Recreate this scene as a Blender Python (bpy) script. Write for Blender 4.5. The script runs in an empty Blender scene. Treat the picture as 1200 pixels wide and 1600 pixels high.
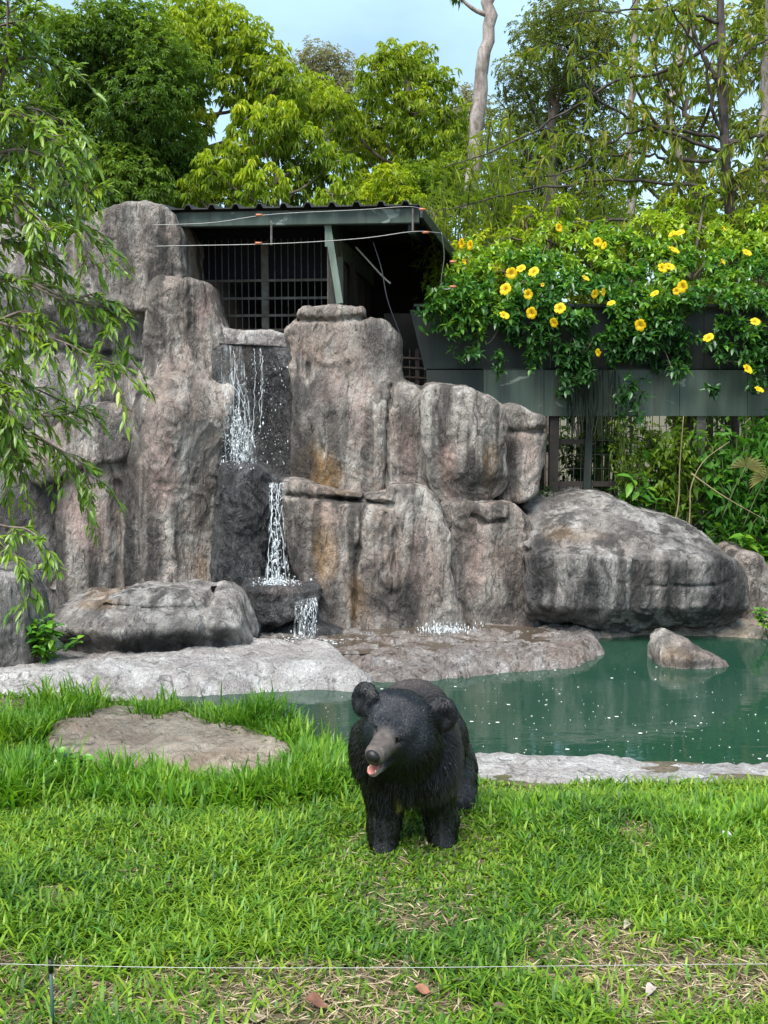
import bpy, math
import numpy as np
from mathutils import Vector, Matrix

# ------------------------------------------------------------------ camera, sky, sun, exposure
scene = bpy.context.scene
FPX = 1700.0                      # focal length in pixels of the 1200x1600 photograph
CAMH = 2.24
PITCH = math.atan(180.0 / FPX)
cam_d = bpy.data.cameras.new('camera')
cam = bpy.data.objects.new('camera', cam_d)
scene.collection.objects.link(cam)
cam.location = (0, 0, CAMH)
cam.rotation_euler = (math.pi / 2 - PITCH, 0, 0)
cam_d.sensor_fit = 'VERTICAL'
cam_d.sensor_height = 36.0
cam_d.sensor_width = 27.0
cam_d.lens = 36.0 * FPX / 1600.0
cam_d.clip_end = 3000
scene.camera = cam

SUN_EL, SUN_AZ = math.radians(60), math.radians(205)     # azimuth measured from +Y towards +X
world = bpy.data.worlds.new('World')
scene.world = world
world.use_nodes = True
wt = world.node_tree
wt.nodes.clear()
w_out = wt.nodes.new('ShaderNodeOutputWorld')
w_bg = wt.nodes.new('ShaderNodeBackground')
w_sky = wt.nodes.new('ShaderNodeTexSky')
w_sky.sky_type = 'NISHITA'
w_sky.sun_disc = False
w_sky.sun_elevation = SUN_EL
w_sky.sun_rotation = SUN_AZ
w_sky.air_density = 1.2
w_sky.dust_density = 0.6
w_sky.ozone_density = 1.5
w_tc = wt.nodes.new('ShaderNodeTexCoord')
w_map = wt.nodes.new('ShaderNodeMapping')
w_map.inputs['Scale'].default_value = (1.0, 1.0, 2.6)
w_map.inputs['Location'].default_value = (3.1, 0.4, 1.7)
w_noise = wt.nodes.new('ShaderNodeTexNoise')
w_noise.inputs['Scale'].default_value = 2.2
w_noise.inputs['Detail'].default_value = 6
w_noise.inputs['Roughness'].default_value = 0.55
w_ramp = wt.nodes.new('ShaderNodeValToRGB')
w_ramp.color_ramp.elements[0].position = 0.36
w_ramp.color_ramp.elements[0].color = (0.10, 0.10, 0.10, 1)
w_ramp.color_ramp.elements[1].position = 0.80
w_ramp.color_ramp.elements[1].color = (0.97, 0.97, 0.97, 1)
w_mix = wt.nodes.new('ShaderNodeMixRGB')
w_mix.inputs['Color2'].default_value = (4.3, 6.3, 7.5, 1)      # lit cloud
wt.links.new(w_tc.outputs['Generated'], w_map.inputs['Vector'])
wt.links.new(w_map.outputs['Vector'], w_noise.inputs['Vector'])
wt.links.new(w_noise.outputs['Fac'], w_ramp.inputs['Fac'])
wt.links.new(w_ramp.outputs['Color'], w_mix.inputs['Fac'])
wt.links.new(w_sky.outputs['Color'], w_mix.inputs['Color1'])
wt.links.new(w_mix.outputs['Color'], w_bg.inputs['Color'])
wt.links.new(w_bg.outputs['Background'], w_out.inputs['Surface'])
w_bg.inputs['Strength'].default_value = 0.076

sun_d = bpy.data.lights.new('sun', 'SUN')
sun_d.energy = 2.8
sun_d.angle = math.radians(42)
sun_d.color = (1.0, 0.965, 0.91)
sun = bpy.data.objects.new('sun', sun_d)
scene.collection.objects.link(sun)
sdir = Vector((math.sin(SUN_AZ) * math.cos(SUN_EL), math.cos(SUN_AZ) * math.cos(SUN_EL), math.sin(SUN_EL)))
sun.rotation_euler = sdir.to_track_quat('Z', 'Y').to_euler()

scene.view_settings.view_transform = 'Standard'
scene.view_settings.look = 'None'
scene.view_settings.gamma = 1.0
scene.view_settings.use_curve_mapping = False
scene.view_settings.exposure = 1.42
scene.cycles.max_bounces = 8
scene.cycles.diffuse_bounces = 3
scene.cycles.glossy_bounces = 3
scene.cycles.transmission_bounces = 5
scene.cycles.transparent_max_bounces = 8
scene.cycles.use_denoising = True
scene.cycles.sample_clamp_indirect = 6.0

# ------------------------------------------------------------------ helpers
cosp, sinp = math.cos(PITCH), math.sin(PITCH)

def ray(px, py):
    u = (px - 600.0) / FPX
    v = (800.0 - py) / FPX
    return (u, cosp + v * sinp, -sinp + v * cosp)

def P(px, py, d):
    """point of the photograph's pixel at distance d (along +Y)"""
    r = ray(px, py)
    s = d / r[1]
    return np.array((r[0] * s, d, CAMH + r[2] * s))

def G(px, py, z):
    """point of the photograph's pixel on the level plane z"""
    r = ray(px, py)
    s = (z - CAMH) / r[2]
    return np.array((r[0] * s, r[1] * s, z))

def tag(o, label=None, cat=None, group=None, kind=None):
    if label: o['label'] = label
    if cat: o['category'] = cat
    if group: o['group'] = group
    if kind: o['kind'] = kind
    return o

def empty(name, loc, label=None, cat=None, group=None):
    o = bpy.data.objects.new(name, None)
    scene.collection.objects.link(o)
    o.location = tuple(float(v) for v in loc)
    o.empty_display_size = 0.1
    tag(o, label, cat, group)
    return o

def mesh_data(name, V, tris=None, quads=None, mat=None, smooth=True, col=None, attrs=None):
    V = np.asarray(V, dtype=np.float32)
    tris = np.zeros((0, 3), np.int32) if tris is None else np.asarray(tris, np.int32).reshape(-1, 3)
    quads = np.zeros((0, 4), np.int32) if quads is None else np.asarray(quads, np.int32).reshape(-1, 4)
    me = bpy.data.meshes.new(name)
    me.vertices.add(len(V))
    me.vertices.foreach_set('co', V.ravel())
    nl = tris.size + quads.size
    me.loops.add(nl)
    me.loops.foreach_set('vertex_index', np.concatenate([tris.ravel(), quads.ravel()]))
    nf = len(tris) + len(quads)
    me.polygons.add(nf)
    start = np.concatenate([np.arange(len(tris)) * 3, tris.size + np.arange(len(quads)) * 4]).astype(np.int32)
    me.polygons.foreach_set('loop_start', start)
    me.polygons.foreach_set('use_smooth', np.full(nf, smooth, dtype=bool))
    if col is not None:
        a = me.attributes.new('Col', 'FLOAT_COLOR', 'POINT')
        c = np.ones((len(V), 4), np.float32)
        c[:, :3] = col
        a.data.foreach_set('color', c.ravel())
    if attrs:
        for k, v in attrs.items():
            a = me.attributes.new(k, 'FLOAT_COLOR', 'POINT')
            c = np.ones((len(V), 4), np.float32)
            c[:, :3] = v
            a.data.foreach_set('color', c.ravel())
    me.update(calc_edges=True)
    me.validate()
    if mat is not None:
        me.materials.append(mat)
    return me

def link(name, me, parent=None, loc=None):
    o = bpy.data.objects.new(name, me)
    scene.collection.objects.link(o)
    if parent is not None:
        o.parent = parent
    if loc is not None:
        o.location = tuple(float(v) for v in loc)
    return o

def mesh_obj(name, V, tris=None, quads=None, mat=None, smooth=True, col=None, attrs=None, parent=None, base=None):
    """world-space vertices; the object's origin is put at the thing's base (or its parent's origin)"""
    V = np.asarray(V, dtype=np.float64)
    if parent is not None:
        o0 = np.array(parent.location)
        if parent.parent is not None:
            o0 = o0 + np.array(parent.parent.location)
        me = mesh_data(name, V - o0, tris, quads, mat, smooth, col, attrs)
        return link(name, me, parent)
    if base is None:
        mn, mx = V.min(0), V.max(0)
        base = np.array(((mn[0] + mx[0]) / 2, (mn[1] + mx[1]) / 2, mn[2]))
    me = mesh_data(name, V - base, tris, quads, mat, smooth, col, attrs)
    return link(name, me, None, base)

class MB:
    """collects boxes, tubes and faces into one mesh"""
    def __init__(self):
        self.v, self.t, self.q, self.n = [], [], [], 0
    def add(self, V, tris=None, quads=None):
        V = np.asarray(V, float).reshape(-1, 3)
        if tris is not None and len(tris): self.t.append(np.asarray(tris, int).reshape(-1, 3) + self.n)
        if quads is not None and len(quads): self.q.append(np.asarray(quads, int).reshape(-1, 4) + self.n)
        self.v.append(V)
        self.n += len(V)
    def box(self, c, s, rot=None):
        c = np.asarray(c, float); s = np.asarray(s, float) / 2
        k = np.array([[x, y, z] for x in (-1, 1) for y in (-1, 1) for z in (-1, 1)], float) * s
        if rot is not None: k = k @ np.asarray(rot).T
        self.add(k + c, quads=[[0, 1, 3, 2], [4, 6, 7, 5], [0, 4, 5, 1], [2, 3, 7, 6], [0, 2, 6, 4], [1, 5, 7, 3]])
    def bar(self, a, b, w, h, up=(0, 0, 1)):
        """box beam from a to b, w across, h along up"""
        a = np.asarray(a, float); b = np.asarray(b, float); d = b - a
        L = np.linalg.norm(d); d = d / L
        up = np.asarray(up, float)
        s = np.cross(d, up); s /= np.linalg.norm(s)
        u = np.cross(s, d)
        self.box((a + b) / 2, (L, w, h), np.stack([d, s, u], 1))
    def tube(self, pts, r, n=6, caps=True):
        pts = np.asarray(pts, float)
        m = len(pts)
        r = np.broadcast_to(np.asarray(r, float), (m,))
        T = np.gradient(pts, axis=0); T /= np.linalg.norm(T, axis=1, keepdims=True) + 1e-9
        ref = np.array((0.0, 0.0, 1.0)) if abs(T[:, 2]).mean() < 0.8 else np.array((1.0, 0.0, 0.0))
        A = np.cross(T, ref); A /= np.linalg.norm(A, axis=1, keepdims=True) + 1e-9
        B = np.cross(T, A)
        th = np.arange(n) * 2 * math.pi / n
        ring = pts[:, None] + r[:, None, None] * (np.cos(th)[None, :, None] * A[:, None] + np.sin(th)[None, :, None] * B[:, None])
        i = np.arange(m - 1)[:, None] * n; j = np.arange(n)[None]; j2 = (j + 1) % n
        q = np.stack([i + j, i + j2, i + n + j2, i + n + j], -1).reshape(-1, 4)
        V = ring.reshape(-1, 3)
        t = None
        if caps:
            V = np.concatenate([V, pts[:1], pts[-1:]])
            a, b = m * n, m * n + 1
            jj = np.arange(n); kk = (jj + 1) % n
            t = np.concatenate([np.stack([np.full(n, a), kk, jj], 1), np.stack([np.full(n, b), (m - 1) * n + jj, (m - 1) * n + kk], 1)])
        self.add(V, t, q)
    def build(self, name, mat, parent=None, smooth=False, base=None):
        V = np.concatenate(self.v)
        t = np.concatenate(self.t) if self.t else None
        q = np.concatenate(self.q) if self.q else None
        return mesh_obj(name, V, t, q, mat, smooth, parent=parent, base=base)

def spline(pts, n):
    """Catmull-Rom through pts, n points"""
    p = np.asarray(pts, float)
    if len(p) == 2:
        return p[0] + np.linspace(0, 1, n)[:, None] * (p[1] - p[0])
    q = np.concatenate([[2 * p[0] - p[1]], p, [2 * p[-1] - p[-2]]])
    t = np.linspace(0, len(p) - 1 - 1e-6, n)
    i = t.astype(int); f = (t - i)[:, None]
    a, b, c, d = q[i], q[i + 1], q[i + 2], q[i + 3]
    return 0.5 * (2 * b + (c - a) * f + (2 * a - 5 * b + 4 * c - d) * f ** 2 + (3 * b - a - 3 * c + d) * f ** 3)

def nrm(v):
    return v / (np.linalg.norm(v, axis=-1, keepdims=True) + 1e-9)

# gradient noise -------------------------------------------------------------
_rg = np.random.RandomState(11)
_perm = np.concatenate([_rg.permutation(256)] * 3).astype(np.int32)
_grad = nrm(_rg.normal(size=(256, 3))).astype(np.float32)

def noise3(p, seed=0):
    p = np.asarray(p, np.float32) + np.float32(seed * 17.31)
    i = np.floor(p).astype(np.int32)
    f = p - i
    u = f * f * f * (f * (f * 6 - 15) + 10)
    i &= 255
    out = np.zeros(len(p), np.float32)
    for dx in (0, 1):
        wx = u[:, 0] if dx else 1 - u[:, 0]
        a = _perm[(i[:, 0] + dx) & 255]
        for dy in (0, 1):
            wy = u[:, 1] if dy else 1 - u[:, 1]
            b = _perm[a + ((i[:, 1] + dy) & 255)]
            for dz in (0, 1):
                wz = u[:, 2] if dz else 1 - u[:, 2]
                g = _grad[_perm[b + ((i[:, 2] + dz) & 255)]]
                out += wx * wy * wz * ((f[:, 0] - dx) * g[:, 0] + (f[:, 1] - dy) * g[:, 1] + (f[:, 2] - dz) * g[:, 2])
    return out * 1.6

def fbm(p, octv=4, seed=0, gain=0.5):
    s, a = 0, 1.0
    for o in range(octv):
        s = s + a * noise3(p * (2.03 ** o), seed + o)
        a *= gain
    return s

def smin(a, b, k):
    h = np.clip(0.5 + 0.5 * (b - a) / k, 0, 1)
    return b + (a - b) * h - k * h * (1 - h)

def smax(a, b, k):
    return -smin(-a, -b, k)

def sstep(a, b, x):
    t = np.clip((x - a) / (b - a), 0, 1)
    return t * t * (3 - 2 * t)

def poly_sdf(poly, X, Y):
    """signed distance to a closed 2-D polygon, on arrays"""
    d = np.full(X.shape, 1e9)
    s = np.ones(X.shape)
    n = len(poly)
    for i in range(n):
        ax, ay = poly[i]; bx, by = poly[i - 1]
        ex, ey = bx - ax, by - ay
        wx, wy = X - ax, Y - ay
        t = np.clip((wx * ex + wy * ey) / (ex * ex + ey * ey + 1e-12), 0, 1)
        d = np.minimum(d, (wx - ex * t) ** 2 + (wy - ey * t) ** 2)
        c1 = Y >= ay; c2 = Y < by; c3 = ex * wy > ey * wx
        flip = (c1 & c2 & c3) | (~c1 & ~c2 & ~c3)
        s = np.where(flip, -s, s)
    return s * np.sqrt(d)

def line_dist(pts, X, Y):
    d = np.full(X.shape, 1e9)
    for i in range(len(pts) - 1):
        ax, ay = pts[i]; bx, by = pts[i + 1]
        ex, ey = bx - ax, by - ay
        wx, wy = X - ax, Y - ay
        t = np.clip((wx * ex + wy * ey) / (ex * ex + ey * ey + 1e-12), 0, 1)
        d = np.minimum(d, np.hypot(wx - ex * t, wy - ey * t))
    return d

def chaikin(p, it=1):
    p = np.asarray(p, float)
    for _ in range(it):
        q = np.roll(p, -1, 0)
        p = np.stack([0.8 * p + 0.2 * q, 0.2 * p + 0.8 * q], 1).reshape(-1, 2)
    return p

def surface_nets(Fv, origin, h):
    nx, ny, nz = Fv.shape
    neg = Fv < 0
    c = np.zeros((nx - 1, ny - 1, nz - 1), np.uint8)
    corners = [(x, y, z) for x in (0, 1) for y in (0, 1) for z in (0, 1)]
    for x, y, z in corners:
        c += neg[x:nx - 1 + x, y:ny - 1 + y, z:nz - 1 + z]
    act = (c > 0) & (c < 8)
    I = np.argwhere(act)
    idx = np.full(act.shape, -1, np.int32)
    idx[act] = np.arange(len(I))
    acc = np.zeros((len(I), 3)); cnt = np.zeros(len(I))
    for ax in range(3):
        e = np.zeros(3, int); e[ax] = 1
        for cr in corners:
            if cr[ax]: continue
            a = I + np.array(cr); b = a + e
            fa = Fv[a[:, 0], a[:, 1], a[:, 2]]; fb = Fv[b[:, 0], b[:, 1], b[:, 2]]
            m = (fa < 0) != (fb < 0)
            t = fa[m] / (fa[m] - fb[m])
            acc[m] += np.array(cr) + t[:, None] * e
            cnt[m] += 1
    V = origin + h * (I + acc / cnt[:, None])
    quads = []
    for ax in range(3):
        o1, o2 = [(1, 2), (2, 0), (0, 1)][ax]
        sl0 = [slice(None)] * 3; sl1 = [slice(None)] * 3
        sl0[ax] = slice(0, -1); sl1[ax] = slice(1, None)
        for o in (o1, o2):
            sl0[o] = slice(1, -1); sl1[o] = slice(1, -1)
        s0 = neg[tuple(sl0)]; s1 = neg[tuple(sl1)]
        E = np.argwhere(s0 != s1)
        if not len(E): continue
        inside = s0[E[:, 0], E[:, 1], E[:, 2]]
        E[:, o1] += 1; E[:, o2] += 1
        e1 = np.zeros(3, int); e1[o1] = 1
        e2 = np.zeros(3, int); e2[o2] = 1
        cs = [E - e1 - e2, E - e2, E, E - e1]
        q = np.stack([idx[k[:, 0], k[:, 1], k[:, 2]] for k in cs], 1)
        q = np.where(inside[:, None], q, q[:, ::-1])
        quads.append(q)
    return V, np.concatenate(quads)

def vnormals(V, Q):
    fn = np.cross(V[Q[:, 2]] - V[Q[:, 0]], V[Q[:, 3 if Q.shape[1] == 4 else 1]] - V[Q[:, 1 if Q.shape[1] == 4 else 0]])
    N = np.zeros_like(V)
    for k in range(Q.shape[1]):
        for a in range(3):
            N[:, a] += np.bincount(Q[:, k], fn[:, a], len(V))
    return nrm(N)

# ------------------------------------------------------------------ materials
def new_mat(name):
    m = bpy.data.materials.new(name)
    m.use_nodes = True
    nt = m.node_tree
    return m, nt, nt.nodes['Principled BSDF'], nt.nodes['Material Output']

def N_(nt, t, **kw):
    n = nt.nodes.new(t)
    for k, v in kw.items():
        if k in n.inputs: n.inputs[k].default_value = v
        else: setattr(n, k, v)
    return n

def ramp(nt, src, stops):
    r = nt.nodes.new('ShaderNodeValToRGB')
    while len(r.color_ramp.elements) < len(stops): r.color_ramp.elements.new(0.5)
    for e, (p, c) in zip(r.color_ramp.elements, stops):
        e.position = p
        e.color = (c, c, c, 1) if not hasattr(c, '__len__') else (*c, 1)
    nt.links.new(src, r.inputs['Fac'])
    return r.outputs['Color']

def mixc(nt, fac, a, b, mode='MIX'):
    m = nt.nodes.new('ShaderNodeMixRGB')
    m.blend_type = mode
    for s, v in (('Fac', fac), ('Color1', a), ('Color2', b)):
        if hasattr(v, 'is_linked') or hasattr(v, 'links'): nt.links.new(v, m.inputs[s])
        elif hasattr(v, '__len__'): m.inputs[s].default_value = (*v, 1)
        else: m.inputs[s].default_value = v
    return m.outputs['Color']

def math_(nt, op, a, b=0.0):
    m = nt.nodes.new('ShaderNodeMath'); m.operation = op
    for k, v in enumerate((a, b)):
        if hasattr(v, 'links'): nt.links.new(v, m.inputs[k])
        else: m.inputs[k].default_value = v
    return m.outputs[0]

def world_pos(nt, scale):
    g = nt.nodes.new('ShaderNodeNewGeometry')
    mp = nt.nodes.new('ShaderNodeMapping')
    mp.inputs['Scale'].default_value = scale if hasattr(scale, '__len__') else (scale,) * 3
    nt.links.new(g.outputs['Position'], mp.inputs['Vector'])
    return mp.outputs['Vector']

def tex_noise(nt, scale, detail=4, rough=0.55, dist=0.0, vec=None):
    n = nt.nodes.new('ShaderNodeTexNoise')
    n.inputs['Scale'].default_value = 1.0
    n.inputs['Detail'].default_value = detail
    n.inputs['Roughness'].default_value = rough
    n.inputs['Distortion'].default_value = dist
    nt.links.new(vec if vec is not None else world_pos(nt, scale), n.inputs['Vector'])
    return n.outputs['Fac']

def rock_mat(name, base, pale, pink, dark, rough=0.85, bump=1.0, streak=1.0, wet=0.0):
    m, nt, b, out = new_mat(name)
    big = tex_noise(nt, (0.9, 0.9, 0.6), 5, 0.6, 0.6)
    c = mixc(nt, ramp(nt, big, [(0.38, 0.0), (0.66, 1.0)]), base, pink)
    med = tex_noise(nt, (3.2, 3.2, 2.0), 6, 0.65, 0.8)
    c = mixc(nt, ramp(nt, med, [(0.45, 0.0), (0.66, 0.95)]), c, pale)
    st = tex_noise(nt, (5.5, 5.5, 0.45), 6, 0.6, 0.35)
    st2 = tex_noise(nt, (1.1, 1.1, 0.8), 4, 0.55, 0.3)
    sfac = math_(nt, 'MULTIPLY', ramp(nt, st, [(0.43, 0.0), (0.56, 1.0)]), ramp(nt, st2, [(0.38, 0.2), (0.55, 1.0)]))
    c = mixc(nt, math_(nt, 'MULTIPLY', sfac, 0.85 * streak), c, dark)
    # trowelled skin: relief shading painted in as a net of dark squiggly lines
    sq = tex_noise(nt, (9, 9, 3.2), 5, 0.6, 1.5)
    c = mixc(nt, ramp(nt, sq, [(0.34, 0.75), (0.45, 0.0)]), c, dark)
    fine = tex_noise(nt, 60, 3, 0.7)
    c = mixc(nt, 0.35, c, ramp(nt, fine, [(0.3, 0.45), (0.7, 1.35)]), 'MULTIPLY')
    at = nt.nodes.new('ShaderNodeAttribute'); at.attribute_name = 'Stain'
    sep = nt.nodes.new('ShaderNodeSeparateColor')
    nt.links.new(at.outputs['Color'], sep.inputs['Color'])
    gr = ramp(nt, tex_noise(nt, (9, 9, 3), 6, 0.65, 1.0), [(0.34, 0.25), (0.6, 1.0)])
    c = mixc(nt, math_(nt, 'MULTIPLY', sep.outputs['Green'], gr), c, (0.34, 0.185, 0.055))
    c = mixc(nt, math_(nt, 'MULTIPLY', sep.outputs['Blue'], gr), c, (0.40, 0.27, 0.235))
    gd = ramp(nt, tex_noise(nt, (7, 7, 1.6), 6, 0.65, 1.2), [(0.28, 0.6), (0.5, 1.0)])
    dk = math_(nt, 'MULTIPLY', sep.outputs['Red'], gd)
    c = mixc(nt, dk, c, (0.030, 0.028, 0.028))
    nt.links.new(c, b.inputs['Base Color'])
    rr = mixc(nt, dk, (rough,) * 3, (max(rough - 0.4, 0.25),) * 3)
    nt.links.new(rr, b.inputs['Roughness'])
    b.inputs['Specular IOR Level'].default_value = 0.3 + 0.4 * wet
    h1 = tex_noise(nt, (11, 11, 3.6), 6, 0.6, 1.7)
    h2 = tex_noise(nt, (34, 34, 14), 4, 0.6, 1.8)
    hh = math_(nt, 'ADD', math_(nt, 'MULTIPLY', h1, 1.0), math_(nt, 'MULTIPLY', h2, 0.35))
    bp = nt.nodes.new('ShaderNodeBump')
    bp.inputs['Strength'].default_value = 1.0 * bump
    bp.inputs['Distance'].default_value = 0.085
    nt.links.new(hh, bp.inputs['Height'])
    nt.links.new(bp.outputs['Normal'], b.inputs['Normal'])
    return m

def leaf_mat(name, rough=0.42, trans=0.35, spec=0.4, attr='Col', tint=(1, 1, 1)):
    m, nt, b, out = new_mat(name)
    at = nt.nodes.new('ShaderNodeAttribute'); at.attribute_name = attr
    c = at.outputs['Color']
    b.inputs['Roughness'].default_value = rough
    b.inputs['Specular IOR Level'].default_value = spec
    nt.links.new(c, b.inputs['Base Color'])
    tr = nt.nodes.new('ShaderNodeBsdfTranslucent')
    tc = mixc(nt, 1.0, c, (1.25, 1.3, 0.45), 'MULTIPLY')
    nt.links.new(tc, tr.inputs['Color'])
    mx = nt.nodes.new('ShaderNodeMixShader')
    mx.inputs['Fac'].default_value = trans
    nt.links.new(b.outputs[0], mx.inputs[1])
    nt.links.new(tr.outputs[0], mx.inputs[2])
    nt.links.new(mx.outputs[0], out.inputs['Surface'])
    return m

def plain_mat(name, col, rough=0.6, spec=0.4, metal=0.0, var=0.0, vscale=6.0, col2=None, bump=0.0):
    m, nt, b, out = new_mat(name)
    b.inputs['Roughness'].default_value = rough
    b.inputs['Specular IOR Level'].default_value = spec
    b.inputs['Metallic'].default_value = metal
    if col2 is not None:
        f = tex_noise(nt, vscale, 6, 0.65, 0.6)
        c = mixc(nt, ramp(nt, f, [(0.5 - var, 0.0), (0.5 + var, 1.0)]), col, col2)
        nt.links.new(c, b.inputs['Base Color'])
        if bump:
            bp = nt.nodes.new('ShaderNodeBump'); bp.inputs['Strength'].default_value = bump; bp.inputs['Distance'].default_value = 0.02
            nt.links.new(f, bp.inputs['Height']); nt.links.new(bp.outputs['Normal'], b.inputs['Normal'])
    else:
        b.inputs['Base Color'].default_value = (*col, 1)
    return m

def bark_mat(name, a, c2, scale=(9, 9, 3)):
    m, nt, b, out = new_mat(name)
    f = tex_noise(nt, scale, 6, 0.7, 0.7)
    nt.links.new(mixc(nt, ramp(nt, f, [(0.38, 0.0), (0.62, 1.0)]), a, c2), b.inputs['Base Color'])
    b.inputs['Roughness'].default_value = 0.9
    bp = nt.nodes.new('ShaderNodeBump'); bp.inputs['Strength'].default_value = 0.6; bp.inputs['Distance'].default_value = 0.03
    nt.links.new(f, bp.inputs['Height']); nt.links.new(bp.outputs['Normal'], b.inputs['Normal'])
    return m

M = {}
M['rock'] = rock_mat('rock_plaster', (0.30, 0.265, 0.235), (0.50, 0.46, 0.415), (0.345, 0.26, 0.215), (0.050, 0.044, 0.040))
M['rock_grey'] = rock_mat('rock_grey', (0.29, 0.27, 0.25), (0.50, 0.475, 0.445), (0.31, 0.265, 0.235), (0.044, 0.040, 0.038))
M['rock_wet'] = rock_mat('rock_wet', (0.075, 0.072, 0.072), (0.16, 0.155, 0.155), (0.06, 0.055, 0.052), (0.018, 0.018, 0.02), rough=0.42, bump=1.25, streak=0.8, wet=1)
M['rock_pale'] = rock_mat('rock_pale', (0.44, 0.41, 0.39), (0.64, 0.615, 0.59), (0.36, 0.31, 0.29), (0.13, 0.115, 0.11), rough=0.7, streak=0.25)
M['rock_shelf'] = rock_mat('rock_shelf', (0.33, 0.29, 0.265), (0.54, 0.50, 0.47), (0.29, 0.215, 0.175), (0.05, 0.043, 0.04), rough=0.24, streak=0.2, wet=1, bump=1.3)
M['clay'] = rock_mat('clay_slab', (0.30, 0.245, 0.19), (0.44, 0.375, 0.30), (0.25, 0.19, 0.14), (0.075, 0.055, 0.04), rough=0.95, streak=0.2, bump=0.8)
M['leaf'] = leaf_mat('leaf', trans=.48, rough=.5, spec=.3)
M['leaf_gloss'] = leaf_mat('leaf_glossy', rough=0.3, trans=0.32, spec=0.5)
M['grass'] = leaf_mat('grass_blade', rough=0.45, trans=0.4, spec=0.35)
M['bark_pale'] = bark_mat('bark_pale', (0.17, 0.125, 0.105), (0.40, 0.35, 0.32))
M['bark_brown'] = bark_mat('bark_brown', (0.07, 0.05, 0.04), (0.21, 0.165, 0.13))
M['bark_dark'] = bark_mat('bark_dark', (0.022, 0.016, 0.013), (0.10, 0.08, 0.07))
M['stem'] = plain_mat('green_stem', (0.10, 0.13, 0.04), 0.6)
# ------------------------------------------------------------------ ground, pool, shore
ZW = -0.30            # water level

def lawn_z(x, y):
    return -0.2 * sstep(5.2, 7.0, y)

pool_px = [(-330, 1085), (150, 1108), (330, 1122), (430, 1140), (480, 1178), (560, 1194), (735, 1197), (960, 1206), (1500, 1225),
           (1700, 985), (1000, 975), (700, 975), (300, 975), (-150, 1000)]
pool_xy = [G(x, y, ZW)[:2] for x, y in pool_px]

def axis(lo, hi, step, far):
    a = np.arange(lo, hi + 1e-6, step)
    g = np.geomspace(step, far, 26)
    return np.concatenate([(lo - np.cumsum(g))[::-1], a, hi + np.cumsum(g)])

gx = axis(-6.5, 6.5, 0.07, 320); gy = axis(2.0, 13.5, 0.07, 320)
GX, GY = np.meshgrid(gx, gy, indexing='ij')
gz = lawn_z(GX, GY)
pd = poly_sdf(pool_xy, GX, GY)
flat = np.stack([GX.ravel(), GY.ravel(), 0 * GX.ravel()], 1)
near = (np.abs(GX) < 9) & (GY < 16) & (GY > 0)
bumpz = np.zeros(GX.size); bumpz[near.ravel()] = 0.035 * fbm(flat[near.ravel()] * 1.1, 3, 3)
gz = gz + bumpz.reshape(GX.shape) * sstep(0.0, 0.4, pd)
gz = gz - 0.55 * sstep(0.05, -0.35, pd)
n0, n1 = GX.shape
ii = (np.arange(n0 - 1)[:, None] * n1 + np.arange(n1 - 1)[None]).ravel()
gq = np.stack([ii, ii + n1, ii + n1 + 1, ii + 1], 1)

m, nt, b, out = new_mat('soil')
f1 = tex_noise(nt, 2.2, 6, 0.65, 0.4); f2 = tex_noise(nt, 28, 5, 0.7, 0.5)
c = mixc(nt, ramp(nt, f1, [(0.38, 0.0), (0.62, 1.0)]), (0.075, 0.085, 0.025), (0.17, 0.125, 0.085))
c = mixc(nt, ramp(nt, f2, [(0.42, 0.0), (0.66, 0.9)]), c, (0.035, 0.03, 0.018))
nt.links.new(c, b.inputs['Base Color']); b.inputs['Roughness'].default_value = 1.0
bp = nt.nodes.new('ShaderNodeBump'); bp.inputs['Strength'].default_value = 0.8; bp.inputs['Distance'].default_value = 0.03
nt.links.new(f2, bp.inputs['Height']); nt.links.new(bp.outputs['Normal'], b.inputs['Normal'])
M['soil'] = m
o = mesh_obj('ground', np.stack([GX.ravel(), GY.ravel(), gz.ravel()], 1), None, gq, m, True, base=np.zeros(3))
tag(o, kind='structure')

def ground_at(x, y):
    return float(lawn_z(np.array(x), np.array(y)))

# pool water: murky green body under a reflecting surface
m, nt, b, out = new_mat('pool_water')
gw = tex_noise(nt, (0.5, 0.5, 1), 3, 0.5, 0.4)
c = mixc(nt, ramp(nt, gw, [(0.35, 0.0), (0.65, 1.0)]), (0.012, 0.044, 0.027), (0.020, 0.054, 0.034))
nt.links.new(c, b.inputs['Base Color'])
b.inputs['Roughness'].default_value = 0.035
b.inputs['IOR'].default_value = 1.5
h1 = tex_noise(nt, (1.7, 5.5, 1), 3, 0.55, 0.6); h2 = tex_noise(nt, (9, 22, 1), 2, 0.5, 0.3)
bp = nt.nodes.new('ShaderNodeBump'); bp.inputs['Strength'].default_value = 0.045; bp.inputs['Distance'].default_value = 0.05
nt.links.new(math_(nt, 'ADD', h1, math_(nt, 'MULTIPLY', h2, 0.22)), bp.inputs['Height'])
nt.links.new(bp.outputs['Normal'], b.inputs['Normal'])
wx = np.linspace(-5.5, 7.5, 3); wy = np.linspace(7.0, 13.2, 3)
o = mesh_obj('pool_water', [(-6.5, 6.9, ZW), (8.5, 6.9, ZW), (8.5, 13.4, ZW), (-6.5, 13.4, ZW)], None, [[0, 1, 2, 3]], m, False, base=np.array((0, 9.5, ZW)))
tag(o, kind='structure')

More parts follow.
